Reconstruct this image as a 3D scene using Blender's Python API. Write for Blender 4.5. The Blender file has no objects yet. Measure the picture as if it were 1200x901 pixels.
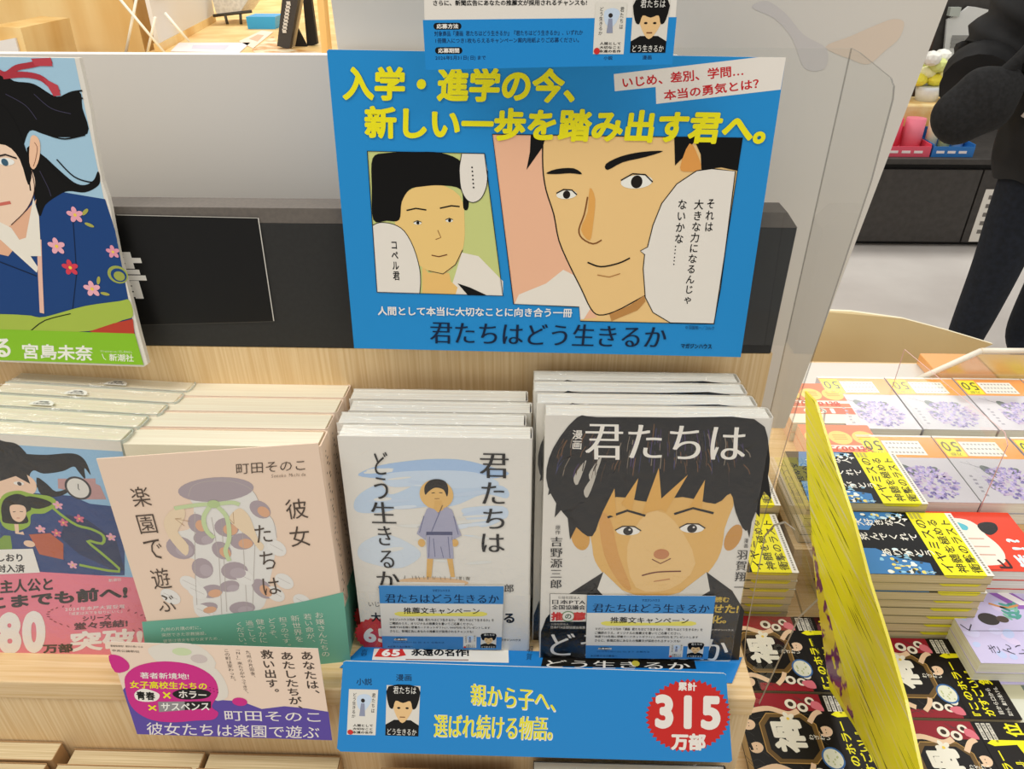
import bpy, bmesh, math, random
from mathutils import Matrix, Vector
from math import radians, sin, cos, pi
S = bpy.context.scene
COL = S.collection
random.seed(7)

# ---------------------------------------------------------------- camera
CAM_YAW, CAM_PITCH = 1.5, 32.0
cd = bpy.data.cameras.new('camera')
cd.sensor_fit = 'HORIZONTAL'; cd.sensor_width = 36.0
cd.lens = 870.0 / 1200.0 * 36.0
cd.clip_start = 0.02; cd.clip_end = 60
cam = bpy.data.objects.new('camera', cd); COL.objects.link(cam)
cam.location = (0, 0, 1.45)
cam.rotation_euler = (radians(90 - CAM_PITCH), 0, radians(CAM_YAW))
S.camera = cam

# ---------------------------------------------------------------- light and exposure
S.view_settings.view_transform = 'Standard'
S.view_settings.look = 'None'
S.view_settings.gamma = 1.0
S.view_settings.use_curve_mapping = False
S.view_settings.exposure = 0.0
S.cycles.transparent_max_bounces = 32
wd = bpy.data.worlds.new('shop_light'); S.world = wd; wd.use_nodes = True
bg = wd.node_tree.nodes['Background']
bg.inputs[0].default_value = (1.0, 0.965, 0.92, 1); bg.inputs[1].default_value = 0.55
def lamp(name, loc, size, power, col=(1, .97, .92)):
    l = bpy.data.lights.new(name, 'AREA'); l.shape = 'RECTANGLE'
    l.size, l.size_y = size; l.energy = power; l.color = col
    o = bpy.data.objects.new(name, l); COL.objects.link(o); o.location = loc
    return o
for lx, ly, sz, pw in ((-1.3, -0.1, (1.6, .5), 29), (1.2, -0.3, (1.6, .5), 13), (-1.0, 1.4, (1.6, .5), 25), (1.4, 1.6, (1.6, .5), 15),
                       (2.45, 4.2, (1.6, .7), 30), (-1.2, 4.2, (1.6, .5), 44)):
    lamp('ceiling_panel_light', (lx, ly, 2.9), sz, pw)

# ---------------------------------------------------------------- materials
def lin(h):
    h = h.lstrip('#'); r = []
    for k in (0, 2, 4):
        c = int(h[k:k + 2], 16) / 255
        r.append(c / 12.92 if c <= .04045 else ((c + .055) / 1.055) ** 2.4)
    return r
MATS = {}
def alb(h, gain=1.1):
    return [min(.9, c * gain) for c in lin(h)] + [1]
def M(h, rough=.45, spec=.35, key=''):
    k = (h, rough, spec, key)
    if k not in MATS:
        m = bpy.data.materials.new('print_' + h.lstrip('#')); m.use_nodes = True
        b = m.node_tree.nodes['Principled BSDF']
        b.inputs['Base Color'].default_value = alb(h)
        b.inputs['Roughness'].default_value = rough
        b.inputs['Specular IOR Level'].default_value = spec
        MATS[k] = m
    return MATS[k]
def noise_mat(name, c1, c2, scale, detail=4, rough=.5, bump=0, spec=.35, lo=.35, hi=.65, nscale=1.0):
    m = bpy.data.materials.new(name); m.use_nodes = True
    n, l = m.node_tree.nodes, m.node_tree.links
    b = n['Principled BSDF']; b.inputs['Roughness'].default_value = rough
    b.inputs['Specular IOR Level'].default_value = spec
    tc = n.new('ShaderNodeTexCoord'); mp = n.new('ShaderNodeMapping'); mp.inputs['Scale'].default_value = scale
    no = n.new('ShaderNodeTexNoise'); no.inputs['Scale'].default_value = nscale; no.inputs['Detail'].default_value = detail
    cr = n.new('ShaderNodeValToRGB')
    cr.color_ramp.elements[0].position = lo; cr.color_ramp.elements[1].position = hi
    cr.color_ramp.elements[0].color = alb(c1); cr.color_ramp.elements[1].color = alb(c2)
    l.new(tc.outputs['Object'], mp.inputs[0]); l.new(mp.outputs[0], no.inputs[0])
    l.new(no.outputs[0], cr.inputs[0]); l.new(cr.outputs[0], b.inputs['Base Color'])
    if bump:
        bp = n.new('ShaderNodeBump'); bp.inputs['Strength'].default_value = bump; bp.inputs['Distance'].default_value = .001
        l.new(no.outputs[0], bp.inputs['Height']); l.new(bp.outputs[0], b.inputs['Normal'])
    return m
WOOD_V = noise_mat('pale_wood_upright_grain', '#d6b582', '#e4c99c', (520, 520, 9), 3, .5, .1)
WOOD_H = noise_mat('pale_wood_level_grain', '#cfae78', '#dec296', (9, 420, 420), 3, .5, .1)
WOOD_BG = noise_mat('warm_wood_counter', '#d9ae68', '#eccb8e', (9, 9, 1.5), 3, .45)
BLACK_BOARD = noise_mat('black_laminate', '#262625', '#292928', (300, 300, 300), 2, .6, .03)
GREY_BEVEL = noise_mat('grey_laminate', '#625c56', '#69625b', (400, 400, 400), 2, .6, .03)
DARK_CAB = noise_mat('charcoal_laminate', '#393633', '#403d3a', (30, 30, 30), 2, .5)
FLOOR_M = noise_mat('pale_stone_floor', '#c9c3bd', '#d9d4ce', (2.2, 2.2, 2.2), 6, .45)
PAGES = noise_mat('paper_page_edges', '#e3d9bf', '#ede4cd', (12, 1500, 12), 2, .8, 0, .1)
PAGES_WHITE = noise_mat('white_page_edges', '#dcd6c8', '#f0ebe0', (12, 1500, 12), 2, .8, 0, .1)
PAGES_TAN = noise_mat('tan_page_edges', '#c0ad86', '#d6c6a2', (12, 1500, 12), 2, .8, 0, .1)
CLOTH = noise_mat('black_cloth', '#121212', '#1d1d1e', (90, 90, 90), 4, .85, .3)
JACKET = noise_mat('black_jacket_cloth', '#0f0f10', '#19191a', (14, 14, 14), 4, .7, .5)
TROUSER = noise_mat('navy_trouser_cloth', '#0e131b', '#161c27', (60, 60, 60), 4, .85, .3)
SKIN = noise_mat('skin', '#d8a585', '#e2b294', (20, 20, 20), 2, .5)
HAIR = noise_mat('black_hair', '#15110f', '#2a221e', (60, 60, 8), 3, .45)
def clear_mat(name, tint, gloss_rough=.02, base=0.0, bump=0, bscale=60, refl=1.0):
    m = bpy.data.materials.new(name); m.use_nodes = True
    n, l = m.node_tree.nodes, m.node_tree.links
    n.remove(n['Principled BSDF']); out = n['Material Output']
    t = n.new('ShaderNodeBsdfTransparent'); t.inputs[0].default_value = tint + (1,)
    g = n.new('ShaderNodeBsdfGlossy'); g.inputs['Roughness'].default_value = gloss_rough
    g.inputs[0].default_value = (refl, refl, refl, 1)
    f = n.new('ShaderNodeFresnel'); f.inputs[0].default_value = 1.45
    mx = n.new('ShaderNodeMixShader')
    a = n.new('ShaderNodeMath'); a.operation = 'ADD'; a.inputs[1].default_value = base
    ge = n.new('ShaderNodeNewGeometry'); iv = n.new('ShaderNodeMath'); iv.operation = 'SUBTRACT'; iv.inputs[0].default_value = 1
    mu = n.new('ShaderNodeMath'); mu.operation = 'MULTIPLY'
    l.new(ge.outputs['Backfacing'], iv.inputs[1]); l.new(f.outputs[0], a.inputs[0])
    l.new(a.outputs[0], mu.inputs[0]); l.new(iv.outputs[0], mu.inputs[1]); l.new(mu.outputs[0], mx.inputs[0])
    l.new(t.outputs[0], mx.inputs[1]); l.new(g.outputs[0], mx.inputs[2]); l.new(mx.outputs[0], out.inputs[0])
    if bump:
        tc = n.new('ShaderNodeTexCoord'); mp = n.new('ShaderNodeMapping'); mp.inputs['Scale'].default_value = (bscale, bscale * 2.2, bscale)
        no = n.new('ShaderNodeTexNoise'); no.inputs['Scale'].default_value = 1; no.inputs['Detail'].default_value = 3
        no.inputs['Distortion'].default_value = 1.2
        bp = n.new('ShaderNodeBump'); bp.inputs['Strength'].default_value = bump; bp.inputs['Distance'].default_value = .004
        l.new(tc.outputs['Object'], mp.inputs[0]); l.new(mp.outputs[0], no.inputs[0])
        l.new(no.outputs[0], bp.inputs['Height']); l.new(bp.outputs[0], g.inputs['Normal'])
    return m
ACRYL = clear_mat('clear_acrylic', (.97, .975, .97))
ACRYL_EDGE = clear_mat('acrylic_cut_edge', (.5, .5, .49), .2, .05)
WRAP = clear_mat('shrink_film', (.985, .985, .985), .14, .015, .9, 70)
HAZE = clear_mat('frosted_plastic', (.80, .76, .68), .3, .25)

# ---------------------------------------------------------------- where each printed face stands: lower left corner, direction to its right, direction up
FR = {
    'poster': ((-0.12422, 0.45800, 1.19227), (1.00000, 0.00000, 0.00000), (0.00000, 0.07150, 0.99744)),
    'kboard': ((-0.46760, 0.45800, 1.17583), (1.00000, 0.00000, 0.00000), (0.00000, 0.07846, 0.99692)),
    'sign': ((-0.62000, 0.47550, 1.17800), (1.00000, 0.00000, 0.00000), (0.00000, 0.00000, 1.00000)),
    'leaflet': ((-0.06094, 0.45200, 1.37782), (1.00000, 0.00000, 0.00000), (0.00000, 0.03490, 0.99939)),
    'strip': ((-0.13928, 0.32200, 0.92344), (1.00000, 0.00000, 0.00000), (0.00000, 0.30881, 0.95112)),
    'card': ((-0.29276, 0.32800, 0.92705), (1.00000, 0.00000, 0.00000), (0.00000, 0.17615, 0.98436)),
    'flap': ((-0.13900, 0.34750, 0.96920), (1.00000, 0.00000, 0.00000), (0.00000, 1.00000, 0.00000)),
    'white': ((-0.12580, 0.38000, 0.96800), (1.00000, 0.00000, 0.00000), (0.00000, 0.07498, 0.99719)),
    'manga': ((0.01120, 0.37350, 0.96800), (1.00000, 0.00000, 0.00000), (0.00000, 0.11147, 0.99377)),
    'pcover': ((-0.26904, 0.34734, 0.96800), (0.98902, 0.14781, 0.00000), (-0.01350, 0.09036, 0.99582)),
    'kimono': ((-0.41100, 0.36850, 0.96800), (0.99863, -0.00511, -0.05209), (0.05234, 0.09745, 0.99386)),
    'Rtop': ((0.52900, 0.61000, 0.82240), (0.00000, 1.00000, 0.00000), (-1.00000, 0.00000, 0.00000)),
    'kazR1': ((0.53700, 0.50100, 0.72000), (0.00000, 1.00000, 0.00000), (-1.00000, 0.00000, 0.00000)),
    'kazL1': ((0.38550, 0.53000, 0.72000), (0.00000, 1.00000, 0.00000), (-1.00000, 0.00000, 0.00000)),
    'hyd': ((0.71000, 0.91200, 0.80000), (-1.00000, 0.00000, 0.00000), (0.00000, -1.00000, 0.00000)),
    'pink': ((0.51500, 0.93700, 0.80000), (-1.00000, 0.00000, 0.00000), (0.00000, -1.00000, 0.00000)),
    'red': ((0.63200, 0.65000, 0.79000), (0.00000, 1.00000, 0.00000), (-1.00000, 0.00000, 0.00000)),
    'lilac': ((0.66400, 0.54800, 0.75200), (0.00000, 1.00000, 0.00000), (-1.00000, 0.00000, 0.00000)),
    'Ltop': ((0.33000, 0.64800, 0.78160), (0.00000, 1.00000, 0.00000), (-1.00000, 0.00000, 0.00000)),
    'Rback': ((0.50000, 0.71800, 0.83400), (0.00000, 1.00000, 0.00000), (-1.00000, 0.00000, 0.00000)),
    'green': ((0.68000, 0.47000, 0.71500), (0.00000, 1.00000, 0.00000), (-1.00000, 0.00000, 0.00000)),
}

# ---------------------------------------------------------------- shapes
def obj(name, me_or_bm, parent=None, mats=None):
    if isinstance(me_or_bm, bmesh.types.BMesh):
        me = bpy.data.meshes.new(name); me_or_bm.to_mesh(me); me_or_bm.free()
    else:
        me = me_or_bm
    for m in mats or []: me.materials.append(m)
    o = bpy.data.objects.new(name, me); COL.objects.link(o)
    if parent: o.parent = parent
    return o
def tag(o, label, cat, group=None, kind=None):
    if label: o['label'] = label
    if cat: o['category'] = cat
    if group: o['group'] = group
    if kind: o['kind'] = kind
    return o
def root(name, mat, label, cat, group=None):
    o = bpy.data.objects.new(name, None); COL.objects.link(o); o.empty_display_size = .02
    o.matrix_world = mat
    return tag(o, label, cat, group)
def struct(name, bm, m):
    o = obj(name, bm, None, [m]); o['kind'] = 'structure'; return o
def frame(f, off=(0, 0, 0)):
    o, x, z = [Vector(v) for v in FR[f]]; y = z.cross(x)
    mt = Matrix((x, y, z)).transposed().to_4x4(); mt.translation = o
    return mt @ Matrix.Translation(Vector(off) / 1000)
def box(bm, x0, y0, z0, x1, y1, z1, mi=0, bevel=0):
    v = [bm.verts.new(p) for p in ((x0,y0,z0),(x1,y0,z0),(x1,y1,z0),(x0,y1,z0),(x0,y0,z1),(x1,y0,z1),(x1,y1,z1),(x0,y1,z1))]
    fs = [bm.faces.new([v[i] for i in q]) for q in ((3,2,1,0),(4,5,6,7),(0,1,5,4),(1,2,6,5),(2,3,7,6),(3,0,4,7))]
    for f in fs: f.material_index = mi
    if bevel:
        es = list({e for f in fs for e in f.edges})
        r = bmesh.ops.bevel(bm, geom=es, offset=bevel, segments=2, affect='EDGES', profile=.5)
        for f in r['faces']: f.material_index = mi
    return fs
def bx(*a, bevel=0):
    bm = bmesh.new(); box(bm, *a, bevel=bevel); return bm
def prism(bm, pts, z0, z1, axis='Z', mi=0, side_mi=None):
    """closed outline swept along an axis (Z: pts are x,y; Y: pts are x,z; X: pts are y,z)"""
    def P(p, h):
        return {'Z': (p[0], p[1], h), 'Y': (p[0], h, p[1]), 'X': (h, p[0], p[1])}[axis]
    a = [bm.verts.new(P(p, z0)) for p in pts]; b = [bm.verts.new(P(p, z1)) for p in pts]
    fs = [bm.faces.new(a[::-1]), bm.faces.new(b)]
    for f in fs: f.material_index = mi
    n = len(pts); sd = []
    for i in range(n):
        f = bm.faces.new((a[i], a[(i + 1) % n], b[(i + 1) % n], b[i])); f.material_index = mi if side_mi is None else side_mi
        sd.append(f)
    bmesh.ops.recalc_face_normals(bm, faces=fs + sd)
    return fs
def tube(bm, pts, r, n=8, mi=0):
    rings = []
    pts = [Vector(p) for p in pts]
    for i, p in enumerate(pts):
        d = (pts[min(i + 1, len(pts) - 1)] - pts[max(i - 1, 0)]).normalized()
        u = d.orthogonal().normalized() if i == 0 else (rings_u - d * rings_u.dot(d)).normalized()
        rings_u = u; w = d.cross(u)
        rr = r[i] if isinstance(r, (list, tuple)) else r
        rings.append([bm.verts.new(p + (u * cos(2 * pi * k / n) + w * sin(2 * pi * k / n)) * rr) for k in range(n)])
    for a, b in zip(rings, rings[1:]):
        for k in range(n):
            f = bm.faces.new((a[k], a[(k + 1) % n], b[(k + 1) % n], b[k])); f.material_index = mi; f.smooth = True
    for q in (rings[0][::-1], rings[-1]):
        f = bm.faces.new(q); f.material_index = mi
def sm(pts, n=5, closed=True):
    """rounded outline through the points"""
    r = []; N = len(pts); rng = N if closed else N - 1
    for i in range(rng):
        g = (lambda k: pts[k % N]) if closed else (lambda k: pts[max(0, min(N - 1, k))])
        p0, p1, p2, p3 = g(i - 1), g(i), g(i + 1), g(i + 2)
        for s in range(n):
            t = s / n
            r.append(tuple(.5 * (2 * b + (c - a) * t + (2 * a - 5 * b + 4 * c - d) * t * t + (3 * b - a - 3 * c + d) * t ** 3) for a, b, c, d in zip(p0, p1, p2, p3)))
    if not closed: r.append(tuple(pts[-1]))
    return r

# ---------------------------------------------------------------- lettering
GL = {}
def glyph(ch, bold, RES=2):
    k = (ch, bold, RES)
    if k not in GL:
        c = bpy.data.curves.new('glyph', 'FONT'); c.body = ch; c.size = 1; c.resolution_u = RES; c.offset = bold
        o = bpy.data.objects.new('glyph', c)
        me = bpy.data.meshes.new_from_object(o)
        GL[k] = ([(v.co.x, v.co.y) for v in me.vertices], [tuple(p.vertices) for p in me.polygons])
        bpy.data.objects.remove(o); bpy.data.curves.remove(c); bpy.data.meshes.remove(me)
    return GL[k]
HALF = set('0123456789ABCDEFGHIJKLMNOPQRSTUVWXYZabcdefghijklmnopqrstuvwxyz!?.,:()[]/-&%+ ')
ROT = {'ー', '〜', '…', '（', '）', '「', '」', '『', '』', '-'}
class Print:
    """a printed face in millimetres: x to the right, y up, each layer of ink a hair above the last"""
    EPS = .05
    def __init__(s): s.bm = bmesh.new(); s.mats = []; s.rough = .45; s.spec = .2; s.n = 0
    def mi(s, h):
        m = h if not isinstance(h, str) else M(h, s.rough, s.spec)
        if m not in s.mats: s.mats.append(m)
        return s.mats.index(m)
    def poly(s, pts, h, L=1):
        cr = sum(a[0] * b[1] - b[0] * a[1] for a, b in zip(pts, list(pts[1:]) + [pts[0]]))
        if cr < 0: pts = list(pts)[::-1]
        try:
            s.n += 1; d = L * s.EPS + s.n % 10 * .004
            f = s.bm.faces.new([s.bm.verts.new((x, -d, y)) for x, y in pts]); f.material_index = s.mi(h)
        except ValueError: pass
    def rect(s, x0, y0, x1, y1, h, L=1): s.poly([(x0, y0), (x1, y0), (x1, y1), (x0, y1)], h, L)
    def brect(s, b, h, L=1):
        (x0, y0), (x1, _), (_, y1) = b; s.rect(min(x0, x1), min(y0, y1), max(x0, x1), max(y0, y1), h, L)
    def ell(s, c, rx, ry, h, L=1, n=28, rot=0):
        s.poly([(c[0] + rx * cos(t) * cos(rot) - ry * sin(t) * sin(rot), c[1] + rx * cos(t) * sin(rot) + ry * sin(t) * cos(rot)) for t in [2 * pi * k / n for k in range(n)]], h, L)
    def burst(s, c, r, h, L=1, n=40, q=.9):
        s.poly([(c[0] + (r if k % 2 else r * q) * cos(pi * k / n), c[1] + (r if k % 2 else r * q) * sin(pi * k / n)) for k in range(2 * n)], h, L)
    def line(s, pts, w, h, L=2, closed=False):
        n = len(pts)
        a = []; b = []
        for i in range(n):
            p = Vector(pts[i]); q = Vector(pts[(i + 1) % n] if closed or i < n - 1 else pts[i]); o = Vector(pts[i - 1] if closed or i else pts[i])
            d = (q - o); d = d.normalized() if d.length > 1e-6 else Vector((1, 0)); m = Vector((-d.y, d.x)) * (w / 2)
            a.append(p + m); b.append(p - m)
        k = s.mi(h); s.n += 1; dd = L * s.EPS + s.n % 10 * .004
        for i in range(n if closed else n - 1):
            j = (i + 1) % n
            try:
                f = s.bm.faces.new([s.bm.verts.new((v.x, -dd, v.y)) for v in (b[i], b[j], a[j], a[i])]); f.material_index = k
            except ValueError: pass
    def text(s, st, box3, h, L=3, bold=.012, vert=False, mincho=0, fit=True):
        cells = []; x = y = 0
        for ch in st:
            if ch == '\n':
                if vert: x -= 1.25; y = 0
                else: x = 0; y -= 1.3
                continue
            adv = .58 if (ch in HALF and not vert) else 1
            if ch.strip():
                vs, fs = glyph(ch, min(bold, .008), 6 if bold > .025 or mincho else 2)
                if vert:
                    if ch in ROT: vs = [(.5 + (q - .36), .36 - (p - .5)) for p, q in vs]
                    elif ch in '、。': vs = [(p + .6, q + .55) for p, q in vs]
                    elif ch in HALF: vs = [(p + .2, q) for p, q in vs]
                e = bold - .008
                if mincho: sh = ((-mincho, 0), (mincho, 0))
                elif e > .015: sh = [(e * cos(pi * j / 4), e * sin(pi * j / 4)) for j in range(8)]
                elif e > .002: sh = ((-e, -e), (e, -e), (e, e), (-e, e))
                else: sh = ((0, 0),)
                for j, (dx, dy) in enumerate(sh):
                    cells.append(([(p + x + dx, q + y + dy) for p, q in vs], fs, j))
            if vert: y -= 1.05
            else: x += adv
        if not cells: return
        X = [p for c in cells for p, q in c[0]]; Y = [q for c in cells for p, q in c[0]]
        x0, x1, y0, y1 = min(X), max(X), min(Y), max(Y)
        tl, tr, bl = [Vector(b) for b in box3]; k = s.mi(h)
        flip = ((tr - tl).x * (bl - tl).y - (tr - tl).y * (bl - tl).x) > 0
        for vs, fs, j in cells:
            vv = []
            for p, q in vs:
                w = tl + (tr - tl) * ((p - x0) / (x1 - x0)) + (bl - tl) * ((y1 - q) / (y1 - y0))
                vv.append(s.bm.verts.new((w.x, -L * s.EPS - j * .0055, w.y)))
            for f in fs:
                try:
                    g = s.bm.faces.new([vv[i] for i in (f[::-1] if flip else f)]); g.material_index = k
                except ValueError: pass
    def mincho(s, st, box3, h, L=3, vert=False, b=-.008, d=.02): s.text(st, box3, h, L, b, vert, d)
    def solid(s, pts, t, h, hb=None):
        """a board of thickness t behind the printed face"""
        fs = prism(s.bm, pts, 0, t, 'Y', s.mi(h), s.mi(hb or h))
    def build(s, name, parent=None):
        for v in s.bm.verts: v.co *= .001
        return obj(name, s.bm, parent, s.mats)

# ---------------------------------------------------------------- books
def u_profile(w, t, c, r):
    """cover outline: front board, rounded spine on the right, back board"""
    def arc(cx, cy, rr, a0, a1, n=5): return [(cx + rr * cos(radians(a0 + (a1 - a0) * k / n)), cy + rr * sin(radians(a0 + (a1 - a0) * k / n))) for k in range(n + 1)]
    r = min(r, t / 2 - .01); ri = max(.05, r - c)
    o = [(0, 0)] + arc(w - r, r, r, -90, 0) + arc(w - r, t - r, r, 0, 90) + [(0, t)]
    i = [(0, t - c)] + arc(w - r, t - r, ri, 90, 0) + arc(w - r, r, ri, 0, -90) + [(0, c)]
    return o + i
def make_book(mat, label, cat, group, w, h, t, cover, pages, art=None, c=.6, r=2, inset=1.2, band=None, wrap=False, rough=.4, spec=.4, name='paperback_book'):
    rt = root(name, mat, label, cat, group)
    p = Print(); p.rough, p.spec = rough, spec
    prof = u_profile(w, t, c, r)
    prism(p.bm, prof, 0, h, 'Z', p.mi(cover))
    if art: art(p)
    p.build('cover', rt)
    bm = bmesh.new(); box(bm, .6, c + .05, inset, w - r * .6 - c, t - c - .05, h - inset)
    for v in bm.verts: v.co *= .001
    obj('pages', bm, rt, [pages])
    if band:
        bh, bcol, bart = band
        b = Print(); b.rough, b.spec = rough, spec
        prism(b.bm, [(x + (.25 if x > w / 2 else 0), y + (.25 if y > t / 2 else -.25)) for x, y in u_profile(w, t, .12, r)], -.05, bh, 'Z', b.mi(bcol))
        if bart:
            n0 = len(b.bm.verts); bart(b)
            for v in list(b.bm.verts)[n0:]: v.co.y -= .3
        b.build('paper_band', rt)
    if wrap:
        bm = bmesh.new(); rr = max(r, 3)
        def arc(cx, cy, a0): return [(cx + rr * cos(radians(a0 + 18 * k)), cy + rr * sin(radians(a0 + 18 * k))) for k in range(6)]
        e = .7
        pts = arc(w + e - rr, -e + rr, -90) + arc(w + e - rr, t + e - rr, 0) + arc(-e + rr, t + e - rr, 90) + arc(-e + rr, -e + rr, 180)
        prism(bm, pts, -.3, h + .8, 'Z')
        for v in bm.verts: v.co *= .001
        obj('shrink_wrap', bm, rt, [WRAP])
    return rt
def dup(r0, mat, label):
    r = r0.copy(); COL.objects.link(r); r.matrix_world = mat; r['label'] = label
    for ch in r0.children:
        d = ch.copy(); COL.objects.link(d); d.parent = r
        for g in ch.children:
            e = g.copy(); COL.objects.link(e); e.parent = d
    return r

# ================================================================ the setting
struct('floor', bx(-6, -2, -.05, 7, 9, 0), FLOOR_M)
struct('wall_back', bx(-6, 5.6, 0, 7, 5.7, 3), noise_mat('shop_wall', '#cbbd9f', '#d3c6aa', (3, 3, 3), 2))

# ================================================================ wooden book stand
t = root('book_stand', Matrix.Identity(4), 'pale wooden stepped book stand with black header along its back', 'stand')
obj('shelf_board', bx(-1.1, .3425, .948, .1695, .4765, .968, bevel=.0012), t, [WOOD_H])
obj('lower_panel', bx(-1.1, .344, .70, .1685, .362, .9478), t, [WOOD_V])
obj('plinth', bx(-1.1, .35, 0, .165, .47, .6995), t, [WOOD_V])
o = obj('lower_shelf', bx(-1.1, .20, .682, .1695, .343, .6995), None, [WOOD_H]); tag(o, 'wooden lower shelf board carrying the bottom row of books', 'shelf')
t = root('back_panel', Matrix.Identity(4), 'pale wooden back panel with black header rising behind the leaning books', 'panel')
obj('wood_sheet', bx(-1.1, .4768, .0, .178, .494, 1.1815), t, [WOOD_V])
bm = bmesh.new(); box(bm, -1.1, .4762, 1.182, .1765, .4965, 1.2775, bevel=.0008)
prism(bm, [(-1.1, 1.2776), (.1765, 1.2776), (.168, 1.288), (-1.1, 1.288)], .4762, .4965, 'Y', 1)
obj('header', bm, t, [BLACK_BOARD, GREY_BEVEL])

p = Print(); p.rough = .35
sgn = [(179.9, 94.1), (436.0, 96.6), (434.9, 26.2), (331.1, 21.6), (145.7, 19.1)]
p.solid(sgn, .3, '#171717')
p.line([(342.3, 104.6), (437.2, 103.3)], .5, '#b9b6ae', 2); p.line([(437.8, 103.5), (435.1, 26.2)], .7, '#c9c6be', 2); p.line([(331.1, 21.3), (435.1, 25.8)], .25, '#55524d', 2)
p.poly([(321.1, 104.8), (437.2, 103.3), (436.2, 76.2), (351.8, 75.3)], '#171717', 1)
p.text('書', [(303.8, 81.0), (350.3, 81.0), (303.8, 42.8)], '#e9e6df', 3, .02)
o = p.build('section_sign'); o.matrix_world = frame('sign')
tag(o, 'black section sign with thin white outline and large white character on the stand header', 'sign')

# white partition boards behind the stand
bm = bmesh.new(); box(bm, -1.2, .553, .70, .10, .563, 1.371)
o = obj('partition_board', bm, None, [noise_mat('off_white_board', '#d5d0c8', '#d9d4cc', (4, 4, 4), 2, .55)])
tag(o, 'low off-white partition board standing behind the black header', 'board')
bm = bmesh.new()
prism(bm, [(-.140, 1.02), (.2565, 1.02), (.2885, 1.60), (-.138, 1.60)], 0, .004, 'Y')
for v in bm.verts: v.co.y += .585 - (v.co.z - 1.25) * .12
o = obj('display_poster', bm, None, [noise_mat('white_poster_sheet', '#d6d1c7', '#dbd6cd', (5, 5, 5), 2, .5)])
for pp, c in (([(0.204, 0.570, 1.375), (0.219, 0.570, 1.382), (0.234, 0.570, 1.389), (0.245, 0.570, 1.393), (0.253, 0.570, 1.391), (0.253, 0.570, 1.381), (0.246, 0.570, 1.373), (0.237, 0.570, 1.364), (0.224, 0.570, 1.367)], '#dccbb8'),
              ([(0.148, 0.570, 1.400), (0.157, 0.570, 1.404), (0.172, 0.570, 1.396), (0.187, 0.570, 1.383), (0.205, 0.570, 1.374), (0.207, 0.570, 1.361), (0.193, 0.570, 1.361), (0.180, 0.570, 1.380), (0.165, 0.570, 1.393)], '#cfcac6')):
    bm = bmesh.new(); bm.faces.new([bm.verts.new((x, .58485 - (z - 1.25) * .12, z)) for x, y, z in sm(pp, 4)][::1])
    bmesh.ops.recalc_face_normals(bm, faces=bm.faces)
    obj('pale_print', bm, o, [M(c, .5)])
tag(o, 'tall plain white poster sheet standing behind the acrylic holder, faint peach shape on it', 'poster')

# ================================================================ clear acrylic holder behind the blue poster
t = root('acrylic_holder', Matrix.Identity(4), 'clear bent acrylic poster holder with chamfered side wing right of the blue poster', 'acrylic holder')
bm = bmesh.new(); prism(bm, [(-.02, 1.19), (.1845, 1.19), (.1845, 1.387), (-.02, 1.387)], .4742, .4755, 'Y', 0, 1); obj('back_plate', bm, t, [ACRYL, ACRYL])
bm = bmesh.new(); prism(bm, [(.4755, 1.387), (.462, 1.3865), (.415, 1.381), (.409, 1.378), (.4065, 1.372), (.407, 1.33), (.430, 1.178), (.441, 1.065), (.446, .99), (.4755, .99)], .1848, .1858, 'X', 0, 1)
obj('side_wing', bm, t, [ACRYL, ACRYL_EDGE])

# ================================================================ large blue poster
BLUE, YEL, INK = '#2389cb', '#efe11d', '#0c0c0c'
p = Print(); p.rough, p.spec = .38, .18
p.solid([(3.9, 193.9), (271.5, 190.5), (273.4, -3.1), (0.0, 0.0), (2.8, 193.0)], 1.5, BLUE, '#d9d4ca')
p.poly([(172.1, 181.2), (255.7, 190.7), (271.5, 190.5), (271.4, 173.1), (198.6, 164.7), (197.4, 174.2), (173.3, 171.7)], '#e3ddd3', 1)
p.text('いじめ、差別、学問…', [(177.1, 179.5), (247.3, 186.7), (178.1, 173.4)], '#c3262b', 2, .02)
p.text('本当の勇気とは？', [(202.2, 172.3), (257.4, 179.4), (203.3, 166.5)], '#c3262b', 2, .02)
# left panel: a plain dark-haired young person
p.poly([(21.7, 136.0), (94.9, 135.1), (106.0, 41.0), (20.0, 42.7)], '#c5cc82', 1)
p.poly([(78.8, 71.2), (89.8, 68.8), (106.1, 51.4), (106.0, 41.0), (69.3, 41.7)], '#e6dfd2', 2)
p.poly(sm([(37.4, 104.4), (36.9, 83.8), (45.2, 66.9), (55.9, 58.3), (65.7, 56.2), (74.3, 62.8), (79.4, 73.0), (81.2, 88.4), (78.5, 108.7), (58.9, 116.5)], 4), '#edc67d', 3)
p.poly([(51.9, 61.9), (55.8, 56.8), (69.9, 56.9), (70.8, 51.0), (75.2, 46.6), (73.6, 41.5), (50.8, 42.1)], '#e8bd72', 2)
p.poly(sm([(24.6, 131.7), (33.7, 135.0), (49.4, 135.7), (67.7, 135.3), (80.5, 129.6), (84.1, 116.7), (84.0, 101.4), (80.7, 100.7), (79.3, 112.7), (66.8, 115.2), (54.8, 114.4), (46.7, 112.4), (41.1, 104.4), (38.6, 92.8), (30.4, 92.1), (21.7, 92.7), (22.5, 113.6)], 4), '#0a0908', 4)
p.line([(79.4, 73.0), (74.3, 62.8), (65.7, 56.2), (55.9, 58.3)], .5, INK, 5)
for c, w in (((50.5, 90.9), 2.6), ((71.3, 92.7), 2.4)):
    p.ell(c, w, 1.2, '#efe9de', 5); p.ell((c[0] + .2, c[1]), 1.0, 1.1, INK, 6); p.line([(c[0] - w, c[1] + .4), (c[0], c[1] + 1.5), (c[0] + w, c[1] + .5)], .5, INK, 7)
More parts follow.
